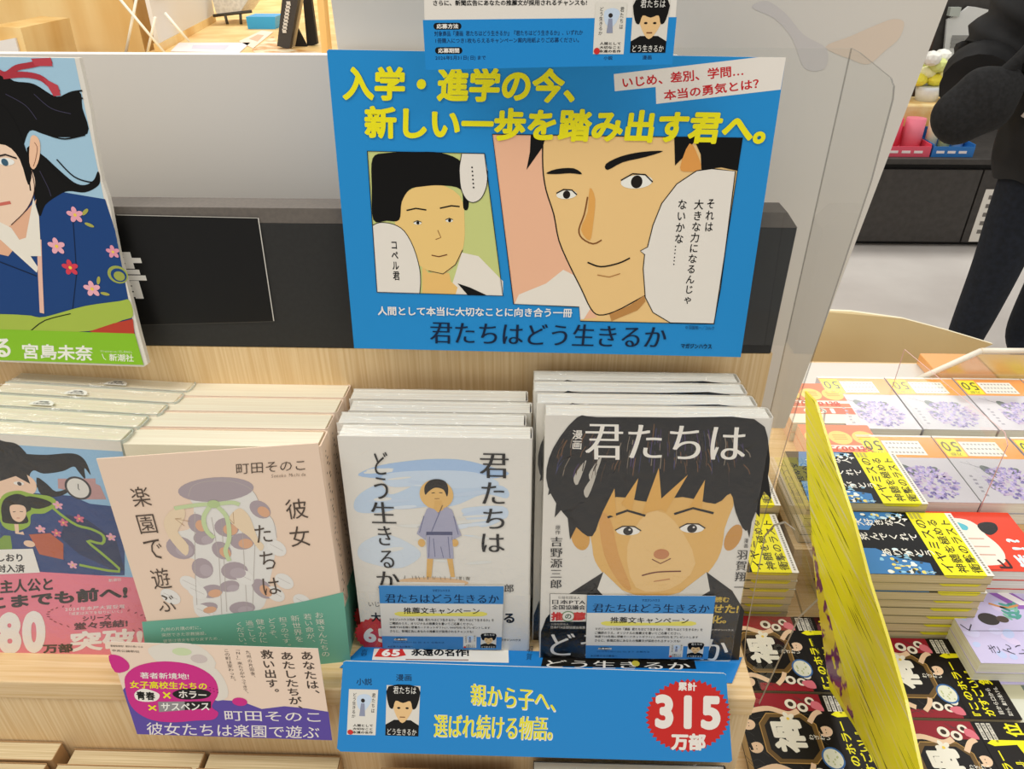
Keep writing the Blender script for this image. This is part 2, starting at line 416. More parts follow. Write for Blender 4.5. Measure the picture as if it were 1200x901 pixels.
p.line([(43.8, 99.0), (50.0, 100.4), (56.7, 99.4)], .9, INK, 5); p.line([(65.5, 100.6), (73.0, 102.3), (78.3, 101.8)], .9, INK, 5)
p.line([(63.5, 86.2), (65.3, 81.3), (61.8, 79.9)], .5, '#8a5a2c', 5); p.line([(58.6, 69.2), (63.4, 68.2), (69.0, 69.7)], .7, '#6b3a22', 5)
p.poly([(75.3, 49.6), (83.7, 46.7), (94.9, 41.3), (82.1, 41.1)], INK, 5)
p.poly(sm([(21.1, 89.0), (26.0, 90.9), (34.3, 89.9), (41.5, 85.3), (47.0, 74.0), (50.1, 59.7), (50.1, 49.3), (49.1, 41.8)], 3, False) + [(19.7, 42.4)], '#e3ddd2', 5)
p.line(sm([(21.1, 89.0), (26.0, 90.9), (34.3, 89.9), (41.5, 85.3), (47.0, 74.0), (50.1, 59.7), (50.1, 49.3), (49.1, 41.8)], 3, False), .5, INK, 6)
p.text('コペル君', [(31.8, 78.2), (36.3, 78.2), (31.8, 51.4)], INK, 7, .02, True)
p.poly([(80.6, 134.9), (94.9, 135.0)] + sm([(96.6, 124.6), (96.0, 115.5), (92.5, 107.5), (87.1, 104.5), (82.5, 106.8), (79.4, 114.0), (78.8, 124.4)], 3, False) + [(79.1, 127.8)], '#e3ddd2', 5)
p.line(sm([(96.6, 124.6), (96.0, 115.5), (92.5, 107.5), (87.1, 104.5), (82.5, 106.8), (79.4, 114.0), (78.8, 124.4)], 3, False) + [(79.1, 127.8), (80.6, 134.9)], .5, INK, 6)
q = [(86.9, 126.6), (87.6, 114.1)]
for k in range(6): p.ell((q[0][0] + (q[1][0] - q[0][0]) * k / 5, q[0][1] + (q[1][1] - q[0][1]) * k / 5), .55, .55, INK, 7, 10)
p.line([(21.7, 136.0), (94.9, 135.1), (106.0, 41.0), (20.0, 42.7)], .6, INK, 8, True)
# right panel: a plain smiling man
p.poly([(99.9, 146.7), (252.9, 145.4), (251.4, 22.0), (159.4, 23.1), (158.1, 33.5), (113.3, 35.1)], '#e9c384', 1)
p.poly([(99.9, 146.7), (130.8, 146.4), (131.3, 126.9), (133.7, 112.6), (139.0, 97.3), (142.9, 79.8), (150.8, 62.4), (158.9, 46.8), (166.0, 32.6), (171.0, 25.8), (159.3, 24.3), (158.1, 33.5), (113.3, 35.1)], '#eab694', 2)
p.poly([(113.9, 35.1), (116.8, 42.0), (135.2, 50.2), (146.4, 60.0), (153.3, 56.4), (166.0, 32.6), (161.7, 24.4), (159.3, 24.3), (158.1, 33.5)], '#e6dfd2', 3)
p.line(sm([(130.9, 145.4), (131.3, 126.9), (133.7, 112.6), (139.0, 97.3), (142.9, 79.8), (150.8, 62.4), (158.9, 46.8), (166.0, 32.6), (172.1, 27.7), (182.5, 30.3), (196.4, 38.6), (202.4, 42.4)], 3, False), .8, INK, 4)
p.poly([(123.5, 146.4), (132.9, 146.2), (131.0, 139.3), (121.1, 125.3), (123.1, 136.2)], INK, 4)
p.poly([(211.3, 145.9), (252.8, 145.4), (252.6, 125.7), (242.3, 127.7), (230.3, 126.1), (228.7, 135.4), (224.0, 143.5), (218.3, 133.8), (213.6, 128.6)], '#0a0908', 4)
p.poly(sm([(221.1, 142.0), (227.2, 134.3), (229.7, 126.6), (221.4, 125.0), (216.9, 127.5)], 3), '#dd9a4e', 5)
p.poly(sm([(133.5, 123.2), (139.8, 125.9), (150.5, 126.5), (156.0, 122.9), (148.5, 123.4), (139.9, 122.8)], 3), INK, 4)
p.poly(sm([(170.6, 129.3), (179.8, 134.0), (192.3, 136.7), (205.4, 137.3), (194.6, 133.6), (181.1, 130.4), (171.9, 125.6)], 3), INK, 4)
for c, w in (((146.8, 110.0), 6.5), ((190.6, 118.4), 10)):
    p.ell(c, w, w * .42, '#eee8dd', 4, 24, .08); p.ell(c, w * .36, w * .4, '#1d1712', 5); p.line([(c[0] - w, c[1] + .8), (c[0] - w * .3, c[1] + w * .5), (c[0] + w * .5, c[1] + w * .45), (c[0] + w, c[1])], .8, INK, 6)
p.line(sm([(160.2, 108.7), (158.6, 97.4), (155.6, 87.4), (158.0, 81.6), (165.3, 78.0), (170.8, 80.6)], 3, False), .9, '#7c4c22', 4)
p.poly(sm([(161.3, 114.2), (160.7, 98.9), (157.0, 87.4), (163.0, 80.2), (164.6, 90.4), (165.1, 107.3)], 3), '#dfa456', 3)
p.line(sm([(162.3, 65.3), (171.2, 62.4), (182.6, 64.8), (190.2, 68.6)], 4, False), 1.0, INK, 4); p.line([(169.3, 56.6), (177.4, 55.2), (184.5, 57.7)], .6, '#a8713a', 4)
p.poly([(179.1, 28.4), (192.1, 34.7), (201.8, 42.4), (203.0, 38.0), (198.2, 31.6), (180.9, 23.3)], '#b9854a', 4)
bub = [(251.4, 125.4), (236.6, 126.9), (227.3, 125.5), (215.9, 117.3), (207.6, 104.9), (203.3, 90.7), (201.1, 76.2), (196.6, 73.5), (199.6, 71.1), (199.5, 61.2), (202.6, 41.1), (208.8, 30.1), (221.4, 22.6), (240.9, 22.4), (251.3, 22.5), (252.4, 48.0)]
p.poly(bub, '#e3ddd2', 5); p.line(bub, .6, INK, 6, True)
p.text('それは', [(236.1, 107.9), (241.3, 108.0), (236.9, 87.0)], INK, 7, .012, True)
p.text('大きな力になるんじゃ', [(228.3, 107.6), (234.1, 107.6), (228.6, 36.7)], INK, 7, .012, True)
p.text('ないかな……', [(218.1, 107.5), (223.6, 107.5), (218.7, 64.1)], INK, 7, .012, True)
p.line([(99.9, 146.7), (252.9, 145.4), (251.4, 22.0), (159.4, 23.1), (158.1, 33.5), (113.3, 35.1)], .6, INK, 8, True)
# headline and title
p.text('入学・進学の今、', [(11.1, 185.3), (151.2, 184.3), (9.3, 165.8)], YEL, 12, .042)
p.text('新しい一歩を踏み出す君へ。', [(22.0, 162.9), (267.7, 160.8), (20.7, 143.5)], YEL, 12, .042)
p.text('人間として本当に大切なことに向き合う一冊', [(19.4, 32.4), (153.7, 32.5), (19.2, 25.7)], '#e9e6df', 9, .022)
p.mincho('君たちはどう生きるか', [(55.2, 21.7), (220.2, 20.0), (54.4, 4.8)], '#12233f', 9)
p.text('マガジンハウス', [(230.4, 7.2), (251.8, 7.1), (230.8, 3.3)], '#12233f', 9, .03)
p.text('©羽賀翔一／コルク', [(231.9, 20.8), (251.8, 20.4), (232.2, 17.9)], '#1e4f7c', 9, .01)
o = p.build('promotional_poster'); o.matrix_world = frame('poster')
tag(o, 'large blue promotional poster with yellow headline and two comic panels standing above the books', 'poster')

# ================================================================ small pictures of the two covers, printed on cards
def mini_novel(p, q, L=3):
    """q: corners TL TR BR BL"""
    tl, tr, br, bl = [Vector(v) for v in q]
    def P(u, v): return tuple(tl + (tr - tl) * u + (bl - tl) * v)
    p.poly([P(0, 0), P(1, 0), P(1, 1), P(0, 1)], '#dcd8cd', L)
    p.poly(sm([P(.3, .16), P(.6, .1), P(.8, .2), P(.6, .45), P(.35, .4)], 3), '#c3d3e4', L + 1)
    p.poly([P(.44, .3), P(.56, .3), P(.6, .58), P(.4, .58)], '#8d93a8', L + 2); p.ell(P(.5, .24), (tr - tl).length * .07, (tl - bl).length * .045, '#2a2522', L + 2, 12)
    p.text('君たちは', [P(.8, .08), P(.92, .08), P(.8, .5)], INK, L + 2, .0, True)
    p.text('どう生きるか', [P(.14, .08), P(.27, .08), P(.14, .62)], INK, L + 2, .0, True)
    p.text('人間として\n大切なこと\n永遠の名作', [P(.2, .76), P(.9, .76), P(.2, .97)], INK, L + 2, .02)
    p.ell(P(.12, .94), (tr - tl).length * .1, (tr - tl).length * .1, '#c8302c', L + 3, 16)
def mini_comic(p, q, L=3):
    tl, tr, br, bl = [Vector(v) for v in q]
    def P(u, v): return tuple(tl + (tr - tl) * u + (bl - tl) * v)
    p.poly([P(0, 0), P(1, 0), P(1, 1), P(0, 1)], '#dad5ca', L)
    p.poly([P(0, 1), P(0, .78), P(.25, .68), P(.75, .68), P(1, .78), P(1, 1)], '#0a0908', L + 1)
    p.poly(sm([P(.24, .3), P(.26, .52), P(.5, .74), P(.76, .52), P(.78, .3)], 4), '#e3bd86', L + 2)
    p.poly(sm([P(.06, .02), P(.94, .02), P(.93, .38), P(.8, .46), P(.72, .3), P(.5, .34), P(.28, .3), P(.2, .46), P(.07, .38)], 3), '#0a0908', L + 3)
    for u in (.38, .63): p.ell(P(u, .44), (tr - tl).length * .05, (tl - bl).length * .02, '#0a0908', L + 4, 10)
    p.line([P(.42, .62), P(.58, .62)], (tr - tl).length * .03, '#7a4a2a', L + 4)
    p.text('君たちは', [P(.2, .02), P(.88, .02), P(.2, .16)], '#ece8df', L + 5, .0)
    p.text('どう生きるか', [P(.06, .85), P(.94, .85), P(.06, .98)], '#ece8df', L + 5, .0)

# ================================================================ leaflet overlapping the poster's top edge
p = Print(); p.rough = .4
p.solid([(1.6, 51.6), (137.8, 51.8), (139.4, 3.5), (-0.0, 0.0)], .4, '#e2ddd3')
p.poly([(-0.2, 25.6), (139.2, 27.4), (139.4, 3.5), (-0.0, 0.0)], '#1f87cd', 1)
p.text('さらに、新聞広告にあなたの推薦文が採用されるチャンスも!', [(6.0, 35.4), (89.8, 35.8), (6.0, 32.6)], INK, 2, .02)
for y, s in ((115, '応募方法'), (222, '応募期間')):
    a = [(5.6, 24.2), (21.2, 24.3), (21.0, 20.9), (5.5, 20.8)] if y == 115 else [(5.9, 11.9), (21.3, 12.0), (21.1, 8.5), (5.7, 8.4)]
    c0 = ((a[0][0] + a[3][0]) / 2, (a[0][1] + a[3][1]) / 2); c1 = ((a[1][0] + a[2][0]) / 2, (a[1][1] + a[2][1]) / 2); r = abs(a[0][1] - a[3][1]) / 2
    p.poly([(c1[0] - r + r * cos(k), c1[1] + r * sin(k)) for k in [-pi / 2 + pi * j / 8 for j in range(9)]] + [(c0[0] + r - r * cos(k), c0[1] + r * sin(k)) for k in [pi / 2 - pi * j / 8 for j in range(9)]], INK, 2)
    p.text(s, [(c0[0] + r, c0[1] + r * .72), (c1[0] - r, c1[1] + r * .72), (c0[0] + r, c0[1] - r * .72)], '#e9e6df', 3, .03)
NAVY = '#123a66'
p.text('対象商品『漫画 君たちはどう生きるか』『君たちはどう生きるか』、いずれか', [(5.8, 20.1), (88.3, 21.0), (5.8, 17.4)], NAVY, 2, .012)
p.text('1冊購入につき1枚もらえるキャンペーン案内用紙よりご応募ください。', [(6.3, 16.5), (86.4, 17.2), (6.3, 13.9)], NAVY, 2, .012)
p.text('2026年5月31日(日)まで', [(5.9, 7.5), (34.3, 7.8), (5.8, 4.9)], NAVY, 2, .012)
mini_novel(p, [(94.5, 34.3), (111.6, 34.3), (111.6, 8.8), (94.5, 8.7)])
mini_comic(p, [(115.0, 36.2), (134.7, 36.3), (134.9, 9.5), (115.1, 9.4)])
p.text('小説', [(100.6, 7.7), (105.5, 7.7), (100.7, 5.7)], NAVY, 2, .012); p.text('漫画', [(122.1, 8.1), (127.3, 8.2), (122.3, 5.9)], NAVY, 2, .012)
o = p.build('campaign_leaflet'); o.matrix_world = frame('leaflet')
tag(o, 'white and blue campaign leaflet overlapping the top edge of the blue poster', 'leaflet')

# ================================================================ pieces of kimono pictures
def flower(p, c, r, h, L):
    for k in range(5):
        a = radians(90 + 72 * k); p.ell((c[0] + r * .58 * cos(a), c[1] + r * .58 * sin(a)), r * .5, r * .33, h, L + (k % 2), 12, a)
    p.ell(c, r * .22, r * .22, '#e9c94f', L + 2, 8)

# ================================================================ large cut board of a woman in kimono, left
p = Print(); p.rough, p.spec = .35, .2
edge = [(90.5, 206.1), (192.8, 204.9), (195.6, 204.9), (195.3, 189.7), (194.8, 175.7), (193.2, 161.4), (191.9, 145.8), (191.0, 131.5), (192.0, 122.4), (192.0, 114.9), (191.0, 101.7), (190.0, 82.1)] + [(190.6, 45.1), (190.5, 25.7), (191.0, 0.9), (187.4, -1.2), (12.9, 2.9)]
p.solid(edge, 4, '#dad5ca')
p.poly([(90.5, 206.1), (192.8, 204.9), (190.1, 138.7), (187.6, 88.0)] + [(190.9, 92.0), (187.2, 24.5), (21.7, 26.1)], '#9fc2d6', 1)
p.poly([(57.4, 119.4), (82.8, 121.5), (147.0, 127.5), (168.5, 124.0), (190.0, 120.5)] + [(191.5, 99.7), (187.2, 24.5), (21.7, 26.1)], '#1c4179', 2)
p.poly(sm([(109.0, 169.4), (120.1, 186.1), (144.6, 195.9), (152.1, 191.9), (163.9, 190.3), (175.9, 183.1), (190.5, 186.1), (190.1, 176.5), (189.2, 161.4), (169.1, 159.2), (160.6, 161.2), (153.0, 162.9), (145.3, 152.5), (139.4, 145.4), (114.8, 138.1), (91.8, 130.7), (97.5, 152.2)], 4), '#0a0908', 3)
p.poly(sm([(148.0, 152.5), (156.8, 148.2), (163.7, 140.3), (172.3, 131.3), (179.3, 129.6), (185.8, 132.9), (189.8, 138.3), (190.3, 134.7), (187.8, 129.3), (178.0, 124.8), (167.0, 125.5), (158.5, 122.1), (149.3, 116.4), (143.3, 108.9), (144.0, 123.8)], 4), '#0a0908', 3)
p.poly(sm([(107.3, 154.0), (127.3, 159.3), (135.4, 155.9), (143.0, 148.1), (147.4, 136.6), (144.9, 125.7), (136.1, 113.5), (122.4, 102.9), (113.7, 99.8), (104.7, 101.8), (97.0, 113.2), (94.5, 125.3), (98.7, 139.8)], 4), '#edcdb3', 4)
p.poly(sm([(102.7, 159.1), (119.8, 174.5), (137.5, 179.6), (145.1, 169.6), (147.1, 152.5), (146.9, 138.4), (141.9, 129.3), (141.3, 145.4), (134.8, 154.2), (119.9, 153.2), (103.6, 143.4), (95.5, 130.8), (97.8, 145.1)], 3), '#0a0908', 5)
p.poly(sm([(152.2, 158.6), (156.2, 159.8), (157.4, 155.2), (153.8, 145.5), (148.6, 139.3), (147.0, 143.7)], 3), '#e8bd9c', 5)
p.poly([(103.1, 102.8), (122.7, 103.9), (135.9, 112.6), (144.4, 120.1), (133.5, 95.3), (122.0, 89.3), (113.6, 81.3), (97.2, 85.1)], '#dfae8e', 3)
p.poly([(142.8, 121.0), (142.9, 108.9), (136.4, 81.6), (127.4, 81.5), (113.1, 98.0), (114.7, 102.9), (122.9, 92.3), (129.7, 94.3)], '#e6e0d2', 5)
p.poly([(115.3, 104.8), (121.8, 101.0), (131.9, 73.5), (129.8, 69.8), (111.5, 93.2)], '#e6e0d2', 5)
p.line([(138.4, 93.4), (132.0, 69.4), (124.6, 40.0)], 3, '#e3b7a3', 5); p.line([(106.4, 77.3), (129.1, 67.3)], .8, '#10203c', 5); p.line([(166.3, 112.8), (157.4, 69.7), (147.0, 42.4)], .5, '#10203c', 5)
p.ell((110.4, 142.6), 5.2, 2.4, '#efeae2', 6); p.ell((110.6, 142.2), 2.2, 2.3, '#3b5c70', 7); p.line([(103.0, 144.3), (111.3, 147.0), (118.1, 145.3)], 1.0, '#1b1516', 8)
p.ell((131.9, 144.0), 5.5, 2.4, '#efeae2', 6); p.ell((131.1, 143.6), 2.2, 2.3, '#3b5c70', 7); p.line([(125.1, 146.7), (133.0, 148.4), (139.6, 146.1)], 1.0, '#1b1516', 8)
p.line([(108.7, 116.8), (117.0, 116.2), (126.7, 117.9)], 2.0, '#c96a5c', 6)
p.line(sm([(142.1, 199.0), (148.0, 195.6), (156.2, 199.4), (165.4, 201.0), (178.6, 203.6)], 4, False), 3.2, '#a8343f', 6); p.line(sm([(145.9, 194.6), (158.5, 195.6), (168.5, 194.0), (173.5, 189.9), (178.0, 185.5)], 4, False), 3.4, '#a8343f', 6)
p.poly([(166.4, 204.5), (178.7, 205.0), (178.4, 200.4), (167.8, 200.4)], '#b8424c', 7); p.poly([(170.3, 194.0), (178.6, 189.6), (178.6, 183.9), (174.2, 183.4)], '#b8424c', 7)
for x, y, r, h in ((265, 755, 5.2, '#e3a2b0'), (200, 865, 5.6, '#e6a9b4'), (402, 880, 4.4, '#dd93a6')):
    flower(p, {265: (167.4, 110.0), 200: (149.0, 88.6), 402: (186.5, 85.1)}[x], r, h, 6)
for c, r, h in (((154.2, 73.7), 5.4, '#cf3e50'), ((165.3, 58.5), 5.6, '#e6a9b4')): flower(p, c, r, h, 6)
p.ell((185.8, 69.0), 7, 6.4, '#9aa24e', 4); p.ell((186.3, 68.6), 5.4, 4.9, '#1c4179', 5); p.ell((186.6, 68.0), 3.8, 3.4, '#9aa24e', 6)
for c, a in (((174.6, 112.0), .7), ((175.2, 103.4), -.4), ((171.3, 64.7), 1.2), ((173.4, 55.0), -.2)): p.ell(c, 3.2, 1.2, '#a6a44e', 6, 12, a)
p.poly(sm([(26.4, 38.4), (106.3, 38.7), (122.0, 36.8), (135.1, 39.7), (157.0, 45.8), (182.1, 49.7), (189.3, 50.4), (189.1, 38.7), (180.6, 35.3), (160.4, 27.9), (131.1, 25.7), (21.5, 25.6)], 3), '#a3b84a', 7)
p.poly([(154.9, 26.5), (173.9, 32.9), (188.6, 36.5), (187.0, 24.7), (159.6, 24.8)], '#b6402f', 8); p.line(sm([(112.7, 26.4), (125.4, 34.6), (145.2, 39.9)], 3, False), .8, '#2f3d17', 8)
p.poly([(22.7, 28.7), (187.3, 25.2), (188.0, 0.4), (13.5, 4.5)], '#86bc2b', 9)
for q in ([(177.4, 182.3), (185.4, 185.6), (192.8, 186.7)], [(175.5, 178.5), (184.3, 181.5), (192.0, 182.3)], [(165.7, 159.9), (174.3, 158.2), (187.6, 160.7)], [(165.2, 145.6), (173.3, 135.0), (183.5, 131.4), (188.7, 133.3)], [(157.9, 145.6), (166.7, 131.3), (178.4, 126.3)], [(146.0, 149.0), (144.1, 136.5), (142.3, 125.6)], [(150.1, 191.1), (160.1, 189.5), (171.1, 184.7)]): p.line(sm(q, 5, False), .9, '#0a0908', 5)
for q in ([(162.2, 184.6), (170.5, 176.4), (182.0, 173.2)], [(138.8, 177.9), (143.3, 169.6), (143.7, 159.4)], [(152.1, 138.4), (154.5, 127.6), (154.8, 122.1)], [(144.5, 184.5), (154.9, 178.0), (159.5, 169.7)]): p.line(sm(q, 5, False), .5, '#39364a', 5)
p.line(sm([(154.0, 156.0), (154.8, 152.5), (151.6, 145.5), (148.8, 141.1)], 4, False), .4, '#8a5a44', 6); p.line(sm([(146.9, 138.4), (144.9, 125.7), (136.1, 113.5), (122.4, 102.9)], 4, False), .5, '#4a2f28', 6)
p.text('る', [(83.5, 20.2), (96.0, 20.2), (79.1, 5.3)], '#eae9df', 10, .03)
p.text('宮島未奈', [(103.1, 16.5), (154.6, 15.4), (100.2, 4.2)], '#eae9df', 10, .025)
p.text('Illustration／ざしきわらし', [(159.4, 12.3), (182.3, 11.7), (159.1, 10.3)], '#eae9df', 10, 0)
p.text('新潮社', [(164.7, 9.2), (182.5, 8.8), (163.6, 3.3)], '#eae9df', 10, .012); p.line([(159.7, 9.1), (160.0, 5.5), (161.3, 4.2)], .5, '#eae9df', 10)
o = p.build('display_board'); o.matrix_world = frame('kboard')
tag(o, 'large cut-out board picturing a woman in navy kimono, green strip below, left above the books', 'board')

# ================================================================ kimono-cover books, far left
def kim_art(p):
    w, h = 135, 200
    p.rect(.5, 70, w - 2, h - 8, '#8fb7d3', 1); p.rect(.5, h - 8, w - 2, h - .2, '#dcd6c8', 1)
    p.poly(sm([(45.7, 192.4), (56.5, 194.1), (63.4, 192.7), (67.6, 186.7), (68.9, 185.5), (81.5, 185.8), (95.5, 188.0), (102.7, 187.3), (106.8, 182.1), (107.9, 171.6), (104.8, 177.0), (103.5, 168.1), (100.0, 174.1), (97.6, 177.7), (89.3, 173.4), (76.0, 170.5), (69.6, 172.6), (65.5, 166.6), (69.2, 159.3), (59.2, 153.4), (48.6, 153.9), (35.8, 154.3)], 4), '#0a0908', 2)
    p.poly(sm([(70.4, 167.0), (76.2, 162.3), (81.3, 156.3), (91.8, 160.3), (90.0, 156.9), (82.6, 152.5), (73.9, 151.9), (69.3, 155.4)], 3), '#0a0908', 3)
    p.poly([(84.7, 167.0), (110.6, 169.1), (110.0, 164.8), (112.7, 163.4), (114.8, 152.3), (99.6, 151.1), (98.4, 156.3), (83.2, 159.0)], '#b98f8c', 2); p.ell((97.1, 160.3), 9, 9.5, '#3a3636', 3); p.ell((97.1, 160.3), 7.4, 8, '#d8d4ca', 4)
    p.line([(97.9, 163.9), (97.3, 160.0), (97.9, 158.8)], .5, INK, 5)
    p.poly(sm([(45.3, 166.4), (55.0, 169.3), (63.9, 168.9), (68.8, 162.8), (65.8, 153.9), (51.2, 146.2), (39.4, 143.1)], 3), '#e6c3a6', 3)
    p.poly([(48.3, 178.3), (63.6, 175.2), (64.8, 161.4), (56.3, 167.2), (44.2, 162.1)], '#0a0908', 4)
    p.ell((57.0, 161.3), 3.6, 1.6, '#e9e4da', 5, 14); p.ell((57.4, 161.1), 1.5, 1.6, '#39393f', 6, 12)
    p.poly([(39.4, 143.1), (65.8, 153.9), (91.2, 153.5), (102.8, 147.7), (119.0, 146.7), (119.4, 107.6), (115.5, 85.5), (23.1, 78.3)], '#233f74', 3)
    p.poly([(84.1, 137.4), (98.2, 133.9), (115.4, 116.7), (116.4, 90.4), (110.3, 88.8), (86.2, 102.7), (75.8, 116.1)], '#1a2b52', 4)
    p.line(sm([(52.8, 152.9), (61.2, 149.6), (73.0, 145.5), (80.4, 137.1), (89.7, 128.7), (99.4, 126.0), (106.8, 120.8), (104.5, 113.6), (94.4, 115.2), (105.1, 101.7), (112.3, 88.9), (84.2, 92.9)], 3, False), 2.2, '#8fae3d', 5)
    p.poly(sm([(37.9, 140.7), (44.2, 151.2), (55.2, 155.3), (63.8, 153.3), (76.3, 152.0), (79.6, 146.0), (69.4, 137.4), (59.7, 135.6), (55.9, 125.7), (44.9, 120.3), (36.6, 124.3)], 4), '#8fae3d', 5)
    p.poly(sm([(40.0, 140.9), (44.8, 148.4), (54.2, 152.6), (61.3, 148.7), (60.4, 140.1), (56.2, 136.5), (55.0, 128.0), (39.0, 126.8), (38.3, 132.9)], 4), '#0a0908', 6); p.poly(sm([(46.0, 141.3), (51.7, 143.5), (56.7, 141.7), (55.3, 133.9), (49.9, 128.5), (45.4, 131.4)], 4), '#e6c3a6', 7); p.line([(47.1, 136.9), (49.1, 137.5)], .5, INK, 8); p.line([(52.1, 137.7), (54.3, 137.7)], .5, INK, 8); p.line([(48.5, 131.8), (50.7, 132.0)], .5, '#b5544c', 8); p.line([(47.1, 127.8), (45.6, 118.5), (50.2, 118.8)], 3, '#e6c3a6', 6)
    p.poly(sm([(59.6, 150.8), (70.3, 149.8), (76.4, 145.8), (66.5, 141.0), (59.9, 142.8)], 3), '#0a0908', 7)
    p.poly([(53.7, 117.9), (69.2, 120.3), (76.7, 111.5), (73.6, 96.9), (57.2, 100.5), (55.6, 109.9)], '#b25a3d', 6); p.ell((52.1, 109.6), 4, 3, '#e6c3a6', 7)
    for k, (c) in enumerate(([(80.2, 145.0), (92.8, 134.6), (63.4, 123.3), (80.8, 130.3), (112.3, 120.0), (74.0, 120.6), (79.4, 92.5)])): flower(p, c, 3.4, ('#e0a2b4', '#cf6a80')[k % 2], 7)
    p.poly(sm([(29.3, 110.2), (40.1, 115.7), (34.7, 93.9), (23.7, 88.2)], 2), '#7a9a3a', 4)
    b = [(25.4, 102.3), (53.6, 105.4), (53.8, 83.6), (19.4, 79.0)]; p.poly(b, '#e6e2d8', 8)
    p.text('しおり\n封入済', [(25.1, 98.5), (46.1, 100.1), (21.9, 81.2)], INK, 9, .03)
def kim_band(p):
    p.text('主人公と', [(21.9, 73.7), (62.3, 80.1), (19.1, 60.8)], '#1b1718', 2, .03)
    p.text('こまでも前へ!', [(8.8, 57.0), (116.3, 76.8), (6.4, 43.8)], '#1b1718', 2, .045)
    p.text('80', [(11.8, 41.6), (49.4, 47.2), (2.3, -2.3)], '#e9e2da', 2, .06)
    p.text('万部', [(39.0, 11.9), (63.1, 14.7), (37.7, 2.3)], '#1b1718', 4, .04)
    p.text('突破!', [(63.0, 26.5), (120.7, 35.7), (59.7, 5.3)], '#e9e2da', 2, .04)
    p.text('2024年本屋大賞受賞', [(65.0, 51.1), (111.0, 57.8), (64.3, 47.1)], '#efd9d6', 2, .01)
    p.text('『成瀬は天下を取りにいく』', [(67.2, 46.5), (108.0, 52.4), (66.7, 43.3)], '#efd9d6', 2, .01)
    p.text('シリーズ', [(76.5, 43.6), (98.7, 47.2), (75.7, 38.2)], '#4b1c26', 2, .03)
    p.text('堂々完結!', [(68.6, 36.1), (110.3, 42.9), (67.5, 28.7)], '#4b1c26', 2, .03)
    p.text('新潮社', [(103.2, 81.5), (112.8, 83.3), (102.8, 78.5)], '#efd9d6', 2, .01)
    for sx in (-1, 1):
        for k in range(12):
            a = radians(-60 + 11 * k); c = (88.2, 41.9)
            p.ell((c[0] + sx * 38 * cos(a), c[1] + 13 * sin(a)), 1.4, .5, '#8c2f3c', 2, 8, a)
def sticker(mat, label, s='1870円'):
    p = Print(); n = 14
    arc = [(8.5 * cos(pi * k / n), 7.5 * sin(pi * k / n)) for k in range(n + 1)]
    p.solid(arc, .2, '#ece8df'); p.text('定価', [(-3.4, 5.6), (3.4, 5.6), (-3.4, 3.6)], INK, 1, .02); p.text(s, [(-5.4, 3), (5.4, 3), (-5.4, .6)], INK, 1, .02)
    o = p.build('price_sticker'); o.matrix_world = mat
    tag(o, label, 'sticker', 'price stickers under the film of the kimono books')
base = frame('kimono')
GK = 'kimono-cover books leaning in a row'
kb = make_book(base, 'frontmost kimono-cover book with pink paper band, far left of the shelf', 'book', GK, 135, 200, 17, '#c2c9c0', PAGES, kim_art, .5, 4.5, .8, (84, '#e2788a', kim_band), True, .3, .5, 'hardcover_book')
kk = ['second kimono-cover book, directly behind the front pink-banded copy', 'third kimono-cover book from the front of its leaning row', 'fourth kimono-cover book from the front, next to rearmost', 'rearmost kimono-cover book, below the green-edged display board']
for i, (dx, dy) in enumerate(((2, 18.6), (7, 37.1), (11, 55.6), (12, 74.2))):
    dup(kb, base @ Matrix.Translation((dx / 1000, dy / 1000, -.0002)), kk[i])
FL = Matrix.Rotation(radians(-90), 4, 'X')
for i, (px, py, l) in enumerate(((38, 11, 'round white price sticker on the third kimono book top, most of it showing'), (52, 30, ''), (3, -7.5, ''), (72, 49, ''))):
    ll = ['white price sticker showing its price on the middle kimono book top', 'white price sticker on the fourth kimono book top', 'white price sticker at the frame edge on the front kimono book top', 'small white price sticker on the rearmost kimono book top'][i]
    y = (39.2, 57.6, 2.2, 76)[i]
    sticker(base @ Matrix.Translation(((px + 19) / 1000, y / 1000, .2009)) @ FL, ll)

